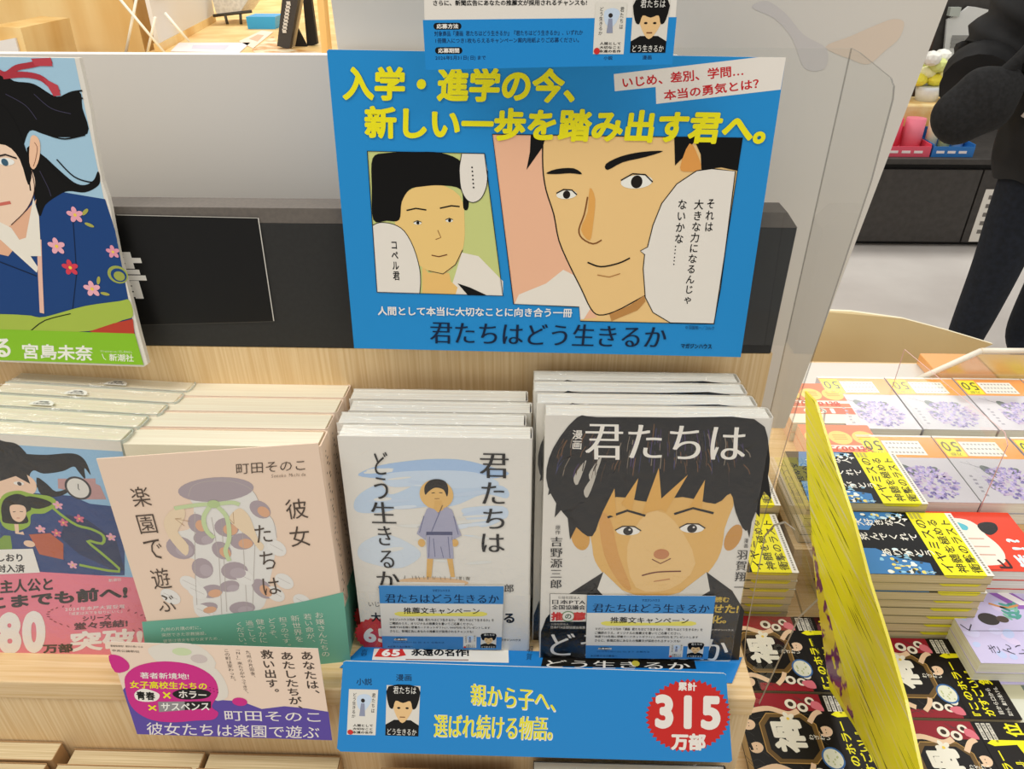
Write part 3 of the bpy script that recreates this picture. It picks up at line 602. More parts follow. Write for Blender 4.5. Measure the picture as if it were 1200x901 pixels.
# ================================================================ peach books
def peach_front(p):
    BR = '#4f4238'; PH = '#e9cdb2'
    p.poly(sm([(49.3, 161.4), (53.2, 169.2), (62.7, 172.3), (78.6, 170.8), (90.3, 162.6), (94.4, 146.6), (99.7, 137.6), (100.0, 122.4), (90.3, 87.2), (76.7, 57.7), (36.1, 60.4), (39.9, 93.1), (43.8, 108.6), (33.1, 114.2), (30.4, 125.5), (35.4, 133.6), (46.0, 136.8), (50.9, 153.1)], 4), '#e0ddd6', 1)
    p.ell((67.6, 165.4), 24, 9.5, '#a99ca0', 2); p.line(sm([(49.3, 161.4), (53.2, 169.2), (62.7, 172.3), (78.6, 170.8), (90.3, 162.6), (94.4, 146.6), (99.7, 137.6), (100.0, 122.4)], 4, False), .35, '#b7ada4', 2)
    for c, rx, ry, rr in (((36.1, 120.5), 9, 10, .5), ((92.8, 146.8), 6, 8, .5), ((50.7, 139.5), 6, 8, 0), ((52.5, 127.5), 7, 6, .4), ((76.8, 121.6), 8, 7, 0), ((62.1, 115.4), 6, 8, .3), ((46.7, 101.5), 7, 9, 0), ((67.4, 96.8), 9, 8, 0), ((48.8, 80.4), 8, 6, .2), ((61.6, 83.6), 7, 5, .2), ((66.8, 62.6), 9, 6, 0), ((42.5, 65.7), 8, 5, .2), ((83.6, 78.5), 6, 10, .4), ((68.9, 134.4), 8, 8, 0)):
        p.ell(c, rx, ry, '#aa9ca0', 2, 18, rr); p.ell((c[0] + 2, c[1] - 2), rx * .6, ry * .6, ('#d9a987', '#b5a8ac')[int(rx) % 2], 3, 14, rr)
    for a in ([(50.9, 148.9), (41.7, 102.0), (35.7, 62.9)], [(60.6, 143.7), (59.2, 109.1), (51.8, 58.4)], [(66.7, 141.0), (55.7, 60.4)], [(78.8, 133.3), (69.3, 56.2)], [(85.0, 119.6), (73.2, 58.1)]): p.line(a, .35, '#b9b1a8', 3)
    SK = '#e6d0b0'
    p.poly(sm([(30.4, 144.7), (35.9, 151.5), (43.7, 153.8), (44.5, 147.5), (40.0, 139.5), (37.0, 133.4), (41.4, 122.1), (38.0, 113.7), (32.0, 125.3), (29.4, 136.4)], 3), SK, 4); p.poly(sm([(71.6, 140.5), (75.2, 146.5), (80.6, 149.1), (85.2, 141.2), (87.4, 123.7), (90.5, 116.7), (87.3, 112.6), (82.4, 124.3), (76.8, 131.4)], 3), SK, 4)
    for k in range(3):
        q = [(37.5, 145.0), (42.4, 141.8), (38.1, 138.6)]; r = [(75.2, 146.5), (71.8, 141.5), (74.1, 137.0)]
        p.line([q[0], (q[k][0] + 4, q[k][1])], .4, '#b99a78', 5); p.line([r[2], r[k]], .4, '#b99a78', 5)
    for a in ([(38.7, 153.3), (52.8, 154.5), (62.6, 154.4)], [(65.8, 154.1), (75.8, 154.3), (80.3, 152.2)], [(61.5, 153.0), (55.7, 144.2), (55.4, 133.6), (59.1, 126.7)], [(65.6, 152.6), (70.4, 142.7), (69.0, 125.7), (64.6, 115.2), (65.6, 106.1)]): p.line(sm(a, 4, False), 3.0, '#c3d3a2', 5)
    p.ell((63.9, 154.3), 4, 3.2, '#b4c78f', 6)
    for c in ([(35.7, 89.0), (39.4, 81.5), (20.7, 79.1), (73.2, 90.3), (99.5, 83.7), (91.7, 72.8), (109.2, 63.4), (40.1, 62.3), (98.7, 113.6)]): p.ell(c, 5.5, 8, '#e3e0d9', 3, 16, .5); p.line([(c[0] - 4, c[1] + 4), (c[0] + 4, c[1] - 3)], .25, '#b9b1a8', 4)
    for s, b in (('楽', [(14.3, 172.3), (25.6, 172.3), (14.3, 156.6)]), ('園', [(13.4, 150.2), (24.6, 150.2), (13.4, 134.7)]), ('で', [(13.1, 129.5), (24.1, 129.5), (13.1, 113.0)]), ('遊', [(11.8, 105.0), (23.7, 105.0), (11.8, 86.9)]), ('ぶ', [(10.8, 81.5), (22.3, 81.5), (10.8, 65.8)]), ('彼', [(109.5, 153.1), (123.5, 153.1), (109.5, 136.9)]), ('女', [(108.9, 130.6), (122.1, 130.6), (108.9, 113.3)]), ('た', [(86.5, 134.2), (97.0, 134.2), (86.5, 119.4)]), ('ち', [(86.3, 111.6), (96.0, 111.6), (86.3, 95.8)]), ('は', [(84.2, 87.9), (96.1, 87.9), (84.2, 72.7)])):
        p.text(s, b, BR, 7, -.004)
    p.text('町田そのこ', [(83.5, 183.9), (127.3, 183.1), (82.5, 176.1)], BR, 7, -.004); p.text('Sonoko Machida', [(104.5, 174.0), (126.3, 173.4), (104.1, 171.5)], '#7b6a5a', 7, -.006)
def peach_band(p):
    W = '#e6e4d6'
    for s, b in (('お嬢さんたちの', [(116.4, 52.6), (122.6, 51.8), (116.4, 8.3)]), ('若い命が、', [(108.3, 52.4), (114.1, 51.7), (107.9, 24.5)]), ('新世界を', [(99.1, 51.9), (105.2, 51.1), (99.4, 25.7)]), ('担うのです。', [(90.6, 51.4), (96.3, 50.7), (89.7, 23.1)]), ('どうぞ、', [(83.0, 51.4), (88.3, 50.8), (81.8, 31.9)]), ('健やかに', [(74.3, 51.6), (80.0, 50.8), (73.9, 28.4)]), ('過ごして', [(67.0, 51.0), (72.3, 50.3), (66.8, 30.1)]), ('ください。', [(60.0, 50.4), (65.3, 49.8), (59.2, 28.6)])):
        p.text(s, b, W, 2, -.002, True)
    for s, b in (('九州の片隅の町に、', [(8.2, 51.8), (35.9, 50.1), (7.7, 48.4)]), ('突然できた宗教施設。', [(7.8, 46.4), (38.4, 44.3), (7.2, 43.0)]), ('彼等は彼女を取り戻すため…', [(7.6, 40.7), (48.1, 38.0), (7.1, 37.5)])): p.text(s, b, W, 2, 0)
def spine_marks(p, x, t, h):
    """a dark printed line of marks down the rounded spine"""
    rnd = random.Random(4)
    for k in range(46):
        z = h * .2 + k * h * .0165; y = t * .3 + rnd.random() * t * .3; a = rnd.random() * 2.2 + .8
        f = p.bm.faces.new([p.bm.verts.new((x + .12, yy, zz)) for yy, zz in ((y, z), (y + a, z + .4), (y + a, z + 1.7), (y, z + 1.3))]); f.material_index = p.mi('#5b4636')
GP = 'peach-cover books leaning in a row'
bw = 131
fr = frame('pcover')
hz = Vector(FR['pcover'][0]) + Vector(FR['pcover'][1]) * .137
zl = Vector((0, sin(radians(5.3)), cos(radians(5.3)))); yl = zl.cross(Vector((1, 0, 0)))
pb = Matrix((Vector((1, 0, 0)), yl, zl)).transposed().to_4x4(); pb.translation = hz - Vector((1, 0, 0)) * .135
pk = ['front peach-cover book with its cover lifting open, green paper band below', 'second peach-cover book, behind the open-covered front copy', 'third peach-cover book from the front of its leaning row', 'rearmost peach-cover book against the wooden back panel']
rt0 = None
def peach_art(p): spine_marks(p, 133, 22, 192)
r2 = make_book(pb @ Matrix.Translation((-.001, .0245, 0)), pk[1], 'book', GP, 133, 191, 22, '#e9d4c0', PAGES, peach_art, .5, 3, .8, (52, '#6fae97', None), False, .4, .4, 'hardcover_book')
dup(r2, pb @ Matrix.Translation((.0, .0475, 0)), pk[2])
dup(r2, pb @ Matrix.Translation((.0005, .0705, 0)), pk[3])
# the front copy: its board swings from the spine
rt = root('hardcover_book', pb @ Matrix.Translation((0, .0012, 0)), pk[0], 'book', GP)
p = Print(); prism(p.bm, [q for q in u_profile(133, 22, 1, 3) if not (q[0] < 128 and q[1] < 2)] , 0, 191, 'Z', p.mi('#e6cdb5')); peach_art(p)
p.build('back_cover', rt)
p = Print(); box(p.bm, 130.6, 2, 0, 133.3, 20, 46, p.mi('#6fae97')); p.build('spine_band', rt)
bm = bmesh.new(); box(bm, 1.5, 1.2, 1, 130, 20.8, 190.2)
for v in bm.verts: v.co *= .001
obj('pages', bm, rt, [PAGES])
cv = Print(); cv.rough, cv.spec = .4, .4
box(cv.bm, 0, 0, 0, 137, .9, 195, cv.mi('#e8cfb8')); peach_front(cv)
o = cv.build('front_cover', rt); o.matrix_parent_inverse = Matrix.Identity(4); o.matrix_local = rt.matrix_world.inverted() @ fr
b = Print(); b.rough = .4; box(b.bm, -.2, -.3, -.1, 137.2, -.05, 46, b.mi('#6fae97'))
b.poly([(-3.2, 58.7), (33.9, 57.8), (78.8, 59.4), (115.7, 64.5), (139.1, 68.9), (137.1, 8.1), (-7.1, 28.2)], '#6fae97', 7)
n0 = len(b.bm.verts); peach_band(b)
for v in list(b.bm.verts)[n0:]: v.co.y -= .55
o2 = b.build('paper_band', o)
bm = bmesh.new(); prism(bm, [(2, 0), (60, 0), (132, 0), (132, .15), (60, 1.2), (2, 2.2)], 2, 193, 'Z')
for v in bm.verts: v.co *= .001
o3 = obj('endpaper', bm, rt, [M('#ddd8cd', .6)]); o3.matrix_local = rt.matrix_world.inverted() @ fr @ Matrix.Translation((0, .0012, 0))

# ================================================================ white novels
def burst_badge(p, c, r, s, L):
    p.burst(c, r, '#c32a2a', L, 26, .92)
    p.text(s, [(c[0] - r * .62, c[1] + r * .4), (c[0] + r * .5, c[1] + r * .4), (c[0] - r * .62, c[1] - r * .45)], '#ece6da', L + 1, .05)
def novel_art(p):
    rnd = random.Random(3)
    for q, h in (([(10.9, 162.8), (23.7, 170.3), (42.9, 174.7), (64.4, 177.2), (83.0, 176.6), (100.3, 171.8), (113.6, 166.5), (100.1, 162.1), (74.7, 166.5), (53.0, 163.6), (31.1, 160.7)], '#a3bfe0'),
                 ([(6.0, 140.2), (12.3, 148.8), (25.2, 155.7), (31.5, 147.5), (44.2, 152.8), (58.2, 161.3), (82.6, 160.1), (109.6, 155.8), (112.3, 145.9), (95.9, 148.9), (73.6, 138.3), (43.2, 137.6), (26.1, 132.1), (7.9, 131.7)], '#bccfe2'),
                 ([(28.6, 164.0), (58.6, 167.8), (90.8, 166.8), (106.9, 157.4), (82.4, 153.6), (52.4, 154.6), (32.0, 154.2)], '#c4d4e4'), ([(81.9, 136.7), (109.5, 139.0), (111.5, 128.8), (95.5, 127.6), (84.5, 129.9)], '#c6d5e4'),
                 ([(7.6, 103.8), (25.6, 112.6), (44.8, 103.0), (49.5, 92.9), (35.4, 82.1), (19.2, 83.5), (5.0, 90.1)], '#ccd7e0'), ([(82.6, 130.2), (100.8, 133.8), (108.5, 127.5), (94.1, 120.7)], '#c8d6e4')):
        p.poly(sm(q, 4), h, 1 if h == '#bccfe2' else 2)
    for k in range(26):
        c = (61.0, 161.3); x = c[0] + rnd.uniform(-38, 34); y = c[1] + rnd.uniform(-75, 18)
        p.ell((x, y), rnd.uniform(6, 16), rnd.uniform(.6, 2), rnd.choice(['#d3dde6', '#c0d0e2', '#dcdcd6', '#dcdcd6']), 3, 14, rnd.uniform(-.15, .3))
    p.ell((57.7, 68.9), 26, 4.5, '#d9b48a', 4); p.rect(*[v for q in ([(31.2, 60.6), (80.9, 68.8)]) for v in q], '#ddd9cf', 5)
    for k in range(30):
        c = (62.1, 73.6); x = c[0] + rnd.uniform(-26, 26); p.line([(x, c[1] - 2), (x + rnd.uniform(-1, 1), c[1] + 1.2)], .3, '#7d776b', 6)
    # a plain figure in a light robe
    R, RD, SKN = '#a3a3b9', '#6d7090', '#d9ac62'
    p.poly([(54.3, 91.3), (58.8, 91.4), (56.6, 73.9), (52.8, 73.4)], SKN, 6); p.poly([(68.7, 91.6), (72.8, 91.7), (73.8, 74.3), (70.8, 74.2)], SKN, 6)
    p.poly([(56.5, 136.0), (62.4, 139.3), (67.5, 139.4), (73.8, 135.6), (79.8, 113.0), (72.8, 108.7), (73.1, 115.3), (73.6, 91.8), (54.3, 91.3), (54.9, 114.9), (54.1, 108.2), (48.1, 113.9)], R, 7)
    p.poly([(55.0, 115.9), (73.6, 116.3), (73.5, 113.3), (54.8, 112.9)], '#4b4f70', 8); p.line([(67.5, 139.4), (58.7, 115.8)], .7, RD, 8); p.line([(62.4, 139.3), (64.4, 132.2)], .7, RD, 8)
    for a in ([(57.1, 111.6), (55.6, 92.2)], [(64.7, 102.6), (66.2, 92.4)], [(59.7, 110.0), (60.2, 93.1)], [(70.3, 111.9), (70.9, 92.5)], [(54.1, 129.6), (50.1, 114.8)], [(74.9, 130.0), (77.6, 113.8)]): p.line(a, .6, RD, 8)
    p.ell((51.1, 105.7), 2.6, 3.6, SKN, 6); p.ell((74.9, 106.2), 2.6, 3.4, SKN, 6)
    p.poly([(62.3, 143.1), (67.2, 143.2), (68.0, 135.6), (64.0, 132.9), (61.1, 136.3)], SKN, 8)
    p.ell((63.7, 148.2), 11.6, 12.6, '#dfb46c', 8); p.poly(sm([(55.9, 148.0), (55.9, 154.7), (59.5, 159.7), (65.0, 161.1), (70.3, 159.1), (72.0, 153.3), (70.9, 146.7), (68.7, 152.4), (63.3, 154.0), (58.8, 151.1)], 4), '#17120f', 9)
    p.line([(60.4, 149.4), (62.6, 149.8)], .6, INK, 9); p.line([(65.6, 149.9), (67.8, 149.8)], .6, INK, 9); p.line([(62.2, 144.8), (65.6, 144.9)], .5, '#8b5a2e', 9)
    for s, b in (('ど', [(22.9, 182.2), (32.2, 182.2), (22.9, 164.0)]), ('う', [(21.1, 161.8), (30.6, 161.8), (21.1, 143.8)]), ('生', [(17.1, 141.1), (34.4, 141.1), (17.1, 122.7)]), ('き', [(20.4, 120.1), (30.1, 120.1), (20.4, 103.0)]), ('る', [(19.9, 98.1), (30.2, 98.1), (19.9, 82.0)]), ('か', [(16.1, 78.5), (32.9, 78.5), (16.1, 62.1)]), ('君', [(93.8, 182.5), (113.3, 182.5), (93.8, 162.7)]), ('た', [(94.7, 159.1), (110.6, 159.1), (94.7, 141.1)]), ('ち', [(95.7, 137.0), (110.3, 137.0), (95.7, 119.7)]), ('は', [(94.0, 115.0), (110.4, 115.0), (94.0, 98.6)])):
        p.mincho(s, b, INK, 10)
    p.mincho('郎', [(110.2, 68.5), (116.9, 68.5), (110.2, 60.7)], INK, 10)
def novel_band(p):
    p.text('いじ', [(7.8, 48.6), (16.0, 48.6), (7.8, 43.7)], INK, 2, .0)
    p.text('大', [(8.5, 37.8), (16.5, 37.8), (8.5, 28.2)], INK, 2, .035); p.text('る', [(109.5, 39.7), (117.6, 39.7), (109.5, 29.9)], INK, 2, .035)
    burst_badge(p, (12.2, 14.5), 18, '65', 2)
    p.text('マガジンハウス', [(107.2, 13.4), (122.5, 13.4), (107.2, 10.9)], INK, 2, .02)
GN = 'white illustrated novels leaning in a row'
base = frame('white')
nb = make_book(base, 'front white novel showing a robed figure on blue wash, blue-white slip across it', 'book', GN, 129, 194, 15.5, '#dedad0', PAGES_WHITE, novel_art, .5, 1.6, .6, (58, '#dedad0', novel_band), True, .4, .35)
nk = ['second white novel, just behind the front copy with the robed figure', 'third white novel from the front of its leaning row', 'rearmost white novel against the wooden back panel']
for i, (dx, dy) in enumerate(((-4.5, 17.1), (-.5, 34.2), (-3.5, 51.4))): dup(nb, base @ Matrix.Translation((dx / 1000, dy / 1000, -.0003)), nk[i])

# ================================================================ comic edition
def comic_art(p):
    rnd = random.Random(11)
    W = '#e6e1d6'
    p.poly(sm([(36.4, 158.0), (35.4, 107.9), (42.5, 86.8), (57.7, 70.0), (76.8, 63.3), (94.0, 65.4), (111.0, 74.5), (124.6, 98.8), (126.1, 124.7), (122.3, 159.8)], 4), '#dcae62', 2)
    p.poly(sm([(60.0, 108.5), (72.6, 137.9), (90.7, 131.1), (109.4, 94.6), (93.5, 70.9), (68.7, 71.9)], 3), '#e3bc7c', 3)
    p.poly(sm([(38.6, 137.1), (44.2, 100.6), (57.4, 74.7), (65.7, 70.2), (54.5, 100.9), (47.3, 130.2)], 3), '#d29a52', 3)
    p.ell((26.6, 116.6), 6.5, 12.5, '#cf9a4a', 2, 20, .2); p.ell((133.0, 117.6), 5.5, 11.5, '#c58f4a', 2, 20, -.2)
    p.poly([(4.4, 41.0), (16.4, 60.9), (44.5, 85.3), (63.0, 64.6), (97.3, 63.8), (118.1, 87.1), (138.5, 70.5), (149.6, 52.3), (152.4, 3.3), (0.8, -3.9), (0.8, 27.4)], '#0a0908', 3)
    p.poly([(44.5, 85.3), (63.0, 64.6), (51.8, 55.4), (41.0, 69.6)], '#ddd8cc', 4); p.poly([(118.1, 87.1), (97.3, 63.8), (109.0, 58.5), (122.5, 70.1)], '#d5d0c4', 4)
    p.poly(sm([(20.4, 210.8), (33.6, 211.3), (82.9, 211.8), (134.3, 211.5), (146.8, 190.1), (149.4, 165.7), (145.6, 140.8), (141.0, 123.6), (131.9, 139.1), (126.4, 154.4), (117.1, 145.8), (94.6, 150.9), (71.9, 146.3), (49.5, 150.0), (41.0, 137.2), (34.9, 116.8), (23.9, 123.9), (9.1, 143.6), (1.6, 164.2), (5.6, 187.5)], 3), '#0a0908', 5)
    for q in ([(60.9, 137.6), (63.4, 165.4), (53.4, 144.5)], [(84.2, 138.1), (96.2, 168.7), (75.6, 143.6)], [(99.1, 141.2), (108.0, 164.9), (108.5, 140.0)], [(50.6, 133.1), (48.0, 156.9), (41.0, 137.2)], [(68.0, 136.3), (76.4, 173.7), (81.6, 140.9)]): p.poly(q, '#d9a551', 6)
    for q in ([(7.0, 177.7), (3.1, 150.4), (11.0, 157.5)], [(9.8, 157.5), (8.2, 132.2), (16.1, 143.7)], [(147.1, 177.0), (154.6, 150.1), (145.1, 160.2)], [(146.2, 160.2), (148.7, 135.2), (141.5, 144.9)], [(16.2, 140.2), (19.5, 113.5), (24.9, 128.2)], [(143.6, 146.4), (144.2, 117.8), (138.4, 133.6)]): p.poly(q, '#0a0908', 5)
    for k in range(170):
        a = rnd.uniform(0, 1); u = rnd.uniform(-1, 1)
        c = (72.1, 209.8); x = c[0] + u * 62; y0 = c[1] - rnd.uniform(2, 30) - abs(u) * 8
        L = rnd.uniform(5, 15); x1 = x + u * rnd.uniform(1, 6)
        p.line([(x, y0), ((x + x1) / 2 + u, y0 - L / 2), (x1, y0 - L)], rnd.uniform(.25, .7), rnd.choice(['#5a3f24', '#46345e', '#6b4a2a', '#33375e', '#857866', '#2a2018', '#100d0b', '#100d0b']), 7)
    for c in ([(20.0, 164.5), (27.3, 154.4), (30.1, 167.4)]): p.poly(sm([c, (c[0] + 4, c[1] + 9), (c[0] + 8, c[1] + 14), (c[0] + 3, c[1] - 5)], 3), '#b9b3a6', 6)
    for c, u in (((59.6, 121.8), 1), ((103.7, 124.9), 1)):
        p.ell(c, 8.2, 3.6, '#ebe6dc', 5); p.ell(c, 3.4, 3.5, '#1c1713', 6); p.ell((c[0] + 1, c[1] + 1.2), .8, .8, '#ddd8cf', 7)
        p.line([(c[0] - 9, c[1] + .5), (c[0] - 4, c[1] + 4), (c[0] + 4, c[1] + 4), (c[0] + 9, c[1] + .5)], .9, INK, 7)
    p.line([(44.7, 133.0), (57.9, 139.0), (70.5, 135.0)], 1.8, INK, 6); p.line([(90.2, 136.8), (102.5, 142.0), (116.9, 138.1)], 1.8, INK, 6)
    p.ell((84.5, 102.3), 5.5, 4.5, '#c07f52', 5); p.line([(78.3, 97.7), (84.6, 94.0), (91.5, 98.7)], .8, '#7b4427', 6); p.line(sm([(72.2, 82.9), (82.9, 86.3), (99.8, 87.5)], 4, False), 1.1, '#6b3322', 6); p.line([(81.2, 77.7), (92.6, 80.3)], .8, '#b97a4c', 6)
    p.mincho('君たちは', [(25.6, 206.3), (130.6, 206.2), (27.2, 179.6)], W, 9)
    p.text('漫画', [(18.0, 201.6), (24.6, 201.6), (18.0, 187.1)], W, 9, .012, True)
    p.text('原作', [(9.0, 125.4), (12.5, 125.4), (9.0, 117.8)], INK, 9, 0, True); p.mincho('吉野源三郎', [(5.7, 115.6), (14.4, 115.8), (6.5, 69.5)], INK, 9, True)
    p.text('漫画', [(140.7, 117.4), (143.6, 117.4), (141.5, 109.3)], INK, 9, 0, True); p.mincho('羽賀翔一', [(137.2, 106.9), (144.8, 107.1), (139.3, 73.7)], INK, 9, True)
    p.mincho('どう生きるか', [(7.6, 27.6), (142.5, 25.1), (8.5, 4.3)], W, 9)
def pta_art(p):
    q = [(6.7, 64.7), (33.8, 64.6), (34.4, 38.5), (7.3, 37.7)]; p.poly(q, '#ddd8cd', 7); p.line(q, .4, INK, 8, True)
    p.text('公益社団法人', [(12.6, 62.5), (28.9, 62.5), (12.7, 60.0)], INK, 8, .01)
    p.text('日本PTA', [(8.4, 59.1), (32.8, 59.4), (8.5, 54.7)], INK, 8, .02); p.text('全国協議会', [(8.2, 54.2), (33.0, 54.5), (8.3, 49.6)], INK, 8, .02)
    p.text('推', [(8.0, 47.3), (16.9, 47.3), (8.0, 38.8)], '#c9342a', 8, .05); p.text('薦', [(24.2, 47.7), (33.7, 47.7), (24.2, 39.3)], '#c9342a', 8, .05)
    c = (20.7, 43.3); p.ell(c, 5.2, 5.2, '#6f8a5e', 8); p.ell(c, 4.2, 4.2, '#e3dfd2', 9); p.text('の', [(c[0] - 2.4, c[1] + 2.4), (c[0] + 2.4, c[1] + 2.4), (c[0] - 2.4, c[1] - 2.4)], '#3e5a3a', 10, .02)
    p.text('公益社団法人', [(8.0, 36.5), (21.4, 36.7), (8.0, 34.6)], '#c9c4b8', 8, 0); p.text('日本PTA全国協議会推薦', [(8.1, 33.8), (33.9, 34.1), (8.1, 31.0)], '#c9c4b8', 8, .01)
    G = '#c9a93c'
    p.text('読む', [(126.9, 65.0), (137.4, 65.0), (126.9, 59.7)], G, 8, .03); p.text('せた!', [(126.2, 57.8), (145.3, 57.8), (126.2, 49.7)], G, 8, .03); p.text('化。', [(126.5, 47.2), (137.8, 47.2), (126.5, 39.6)], G, 8, .03)
    p.text('マガジンハウス', [(127.4, 34.1), (144.4, 34.1), (127.4, 32.3)], '#c9c4b8', 8, .02)
def comic_all(p): comic_art(p); pta_art(p)
GC = 'film-wrapped comic editions leaning in a row'
base = frame('manga')
mb = make_book(base, 'front film-wrapped comic edition with large dark-haired face, right end of the shelf', 'book', GC, 147, 212, 16, '#d9d4c9', PAGES_WHITE, comic_all, .6, 2.5, .8, None, True, .3, .45, 'comic_book')
mk = ['second film-wrapped comic edition, behind the front copy with the face', 'third film-wrapped comic edition from the front of its row', 'rearmost film-wrapped comic edition, under the blue poster']
for i, (dx, dy) in enumerate(((-5.5, 17.4), (-7.5, 36), (-7.5, 53.6))): dup(mb, base @ Matrix.Translation((dx / 1000, dy / 1000, -.0002)), mk[i])

# ================================================================ campaign slips
def slip(fname, off, q, lab, marks):
    p = Print(); p.rough = .35
    tl, tr, br, bl = [Vector(v) for v in q]
    def P(u, v): return tuple(tl + (tr - tl) * u + (bl - tl) * v)
    def B(u0, v0, u1, v1): return [P(u0, v0), P(u1, v0), P(u0, v1)]
    p.solid([P(0, 0), P(1, 0), P(1, 1), P(0, 1)], .25, '#dcd9d1')
    p.poly([P(0, 0), P(1, 0), P(1, .27), P(0, .27)], '#3f85c2', 1); p.poly([P(0, .79), P(1, .79), P(1, 1), P(0, 1)], '#3f85c2', 1)
    p.text('マガジンハウス', B(.43, .05, .57, .09), NAVY, 2, .02); p.mincho('君たちはどう生きるか', B(.045, .125, .965, .26), '#15294a', 2)
    p.poly(sm([P(.15, .40), P(.5, .42), P(.83, .39), P(.84, .46), P(.5, .46), P(.16, .47)], 3), '#e6dc6a', 1)
    p.text('推薦文キャンペーン', B(.19, .33, .81, .43), INK, 2, .01)
    for k, s in enumerate(('マガジンハウス刊の『漫画 君たちはどう生きるか』『君たちはどう生きるか』を', 'ご購読のうえ、オリジナルの推薦文を書いてご応募ください。', '抽選で30名様に図書カードネットギフト(1,000円分)をプレゼントします', 'さらに、新聞広告にあなたの推薦文が採用されるチャンスも!')):
        p.text(s, B(.07, .50 + .062 * k, (.93, .76, .90, .76)[k], .543 + .062 * k), INK, 2, .01)
    p.ell(P(.155, .84), 5.2, 1.5, INK, 2); p.text('応募期間', B(.10, .825, .21, .855), '#e9e6df', 3, .02)
    p.text('2026年5月31日(日)まで 応募方法', B(.09, .875, .52, .905), NAVY, 2, 0); p.text('★応募方法は裏面へ', B(.04, .945, .26, .975), NAVY, 2, .01)
    mini_novel(p, [P(.68, .75), P(.79, .75), P(.79, .97), P(.68, .97)], 2); mini_comic(p, [P(.825, .73), P(.955, .73), P(.955, .97), P(.825, .97)], 2)
    o = p.build('campaign_slip'); o.matrix_world = frame(fname, off); tag(o, lab, 'slip', 'blue and white campaign slips')
slip('white', (0, -1.7, 0), [(17.4, 66.1), (109.8, 67.8), (109.6, 3.0), (15.2, 1.1)], 'blue and white campaign slip across the lower front of the white novel', None)
slip('manga', (0, -1.7, 0), [(33.8, 65.0), (126.7, 66.6), (128.6, 4.8), (35.3, 3.4)], 'blue and white campaign slip across the lower front of the comic edition', None)

# ================================================================ blue strip card on the shelf edge
t = root('promotion_strip', frame('strip'), 'long blue promotional strip card with red starburst along the shelf edge', 'strip card')
p = Print(); p.rough, p.spec = .3, .3
p.solid([(10.0, 76.7), (281.7, 73.5), (283.6, 72.2), (293.6, 0.4), (291.8, -1.5), (2.6, -0.3), (0.1, 2.3), (8.1, 75.6)], .8, '#1f84c9', '#d9d4ca')
G1 = '#e6df3a'
p.mincho('親から子へ、', [(100.5, 60.9), (162.9, 56.1), (100.4, 42.0)], '#e9e6df', 2, False, .004, .034); p.mincho('選ばれ続ける物語。', [(73.2, 34.7), (161.4, 34.3), (72.6, 13.7)], '#e9e6df', 2, False, .004, .034)
p.mincho('親から子へ、', [(x - .25, y + .25) for x, y in [(100.5, 60.3), (162.5, 56.1), (100.5, 42.5)]], G1, 3, False, 0, .026); p.mincho('選ばれ続ける物語。', [(x - .25, y + .25) for x, y in [(73.5, 33.9), (161.0, 33.6), (72.9, 14.3)]], G1, 3, False, 0, .026)
p.text('小説', [(17.2, 62.7), (28.6, 63.0), (17.0, 57.0)], '#12304f', 2, .01); p.text('漫画', [(46.2, 66.8), (57.5, 67.1), (46.1, 61.2)], '#12304f', 2, .01)
mini_novel(p, [(11.4, 53.6), (32.8, 53.6), (29.5, 14.7), (8.0, 14.7)], 2); mini_comic(p, [(39.2, 57.7), (63.8, 57.5), (61.2, 14.6), (36.7, 14.9)], 2)
c = (258.6, 37.6); p.burst(c, 31, '#c5241f', 3, 44, .915)
p.text('累計', [(249.7, 65.9), (263.0, 65.9), (250.1, 58.7)], '#e8e2d8', 4, .035); p.text('315', [(233.7, 55.3), (281.2, 55.2), (235.3, 26.5)], '#e8e2d8', 4, .05); p.text('万部', [(247.1, 23.0), (272.6, 23.1), (248.0, 8.3)], '#e8e2d8', 4, .05)
p.build('front_card', t)
p = Print(); p.rough = .3
p.solid([(-1.4, 13.1), (11.6, 33.0), (306.5, 30.4), (293.5, 7.4)], .4, '#1f78bd')
p.poly([(21.7, 30.9), (126.1, 34.2), (126.9, 20.6), (22.0, 20.4)], '#dcd8ce', 1); p.poly([(26.0, 31.1), (43.2, 32.0), (47.4, 25.3), (38.9, 23.2), (23.1, 23.4)], '#c5322c', 2)
p.text('65', [(28.3, 30.4), (42.3, 30.8), (28.5, 23.9)], '#e8e2d8', 3, .05); p.text('永遠の名作!', [(50.8, 32.0), (95.5, 32.5), (51.5, 24.9)], INK, 3, .04)
p.line([(47.7, 21.5), (95.9, 22.3)], .8, '#7a4b45', 2)
p.text('吉野', [(12.1, 30.0), (17.0, 30.1), (12.5, 23.5)], '#14314f', 2, 0, True); p.text('羽賀', [(141.2, 36.2), (145.5, 36.3), (139.9, 23.5)], '#14314f', 2, 0, True)
p.poly([(153.1, 26.9), (268.9, 26.3), (269.1, 18.8), (151.5, 18.2)], '#15130f', 1); p.mincho('どう生きるか', [(156.1, 24.1), (265.3, 24.4), (155.4, 17.6)], '#d8d3c8', 2); p.ell((223.7, 22.5), 3, 2.6, '#b4a93c', 3)
o = p.build('top_flap', t); o.matrix_local = t.matrix_world.inverted() @ frame('flap') 

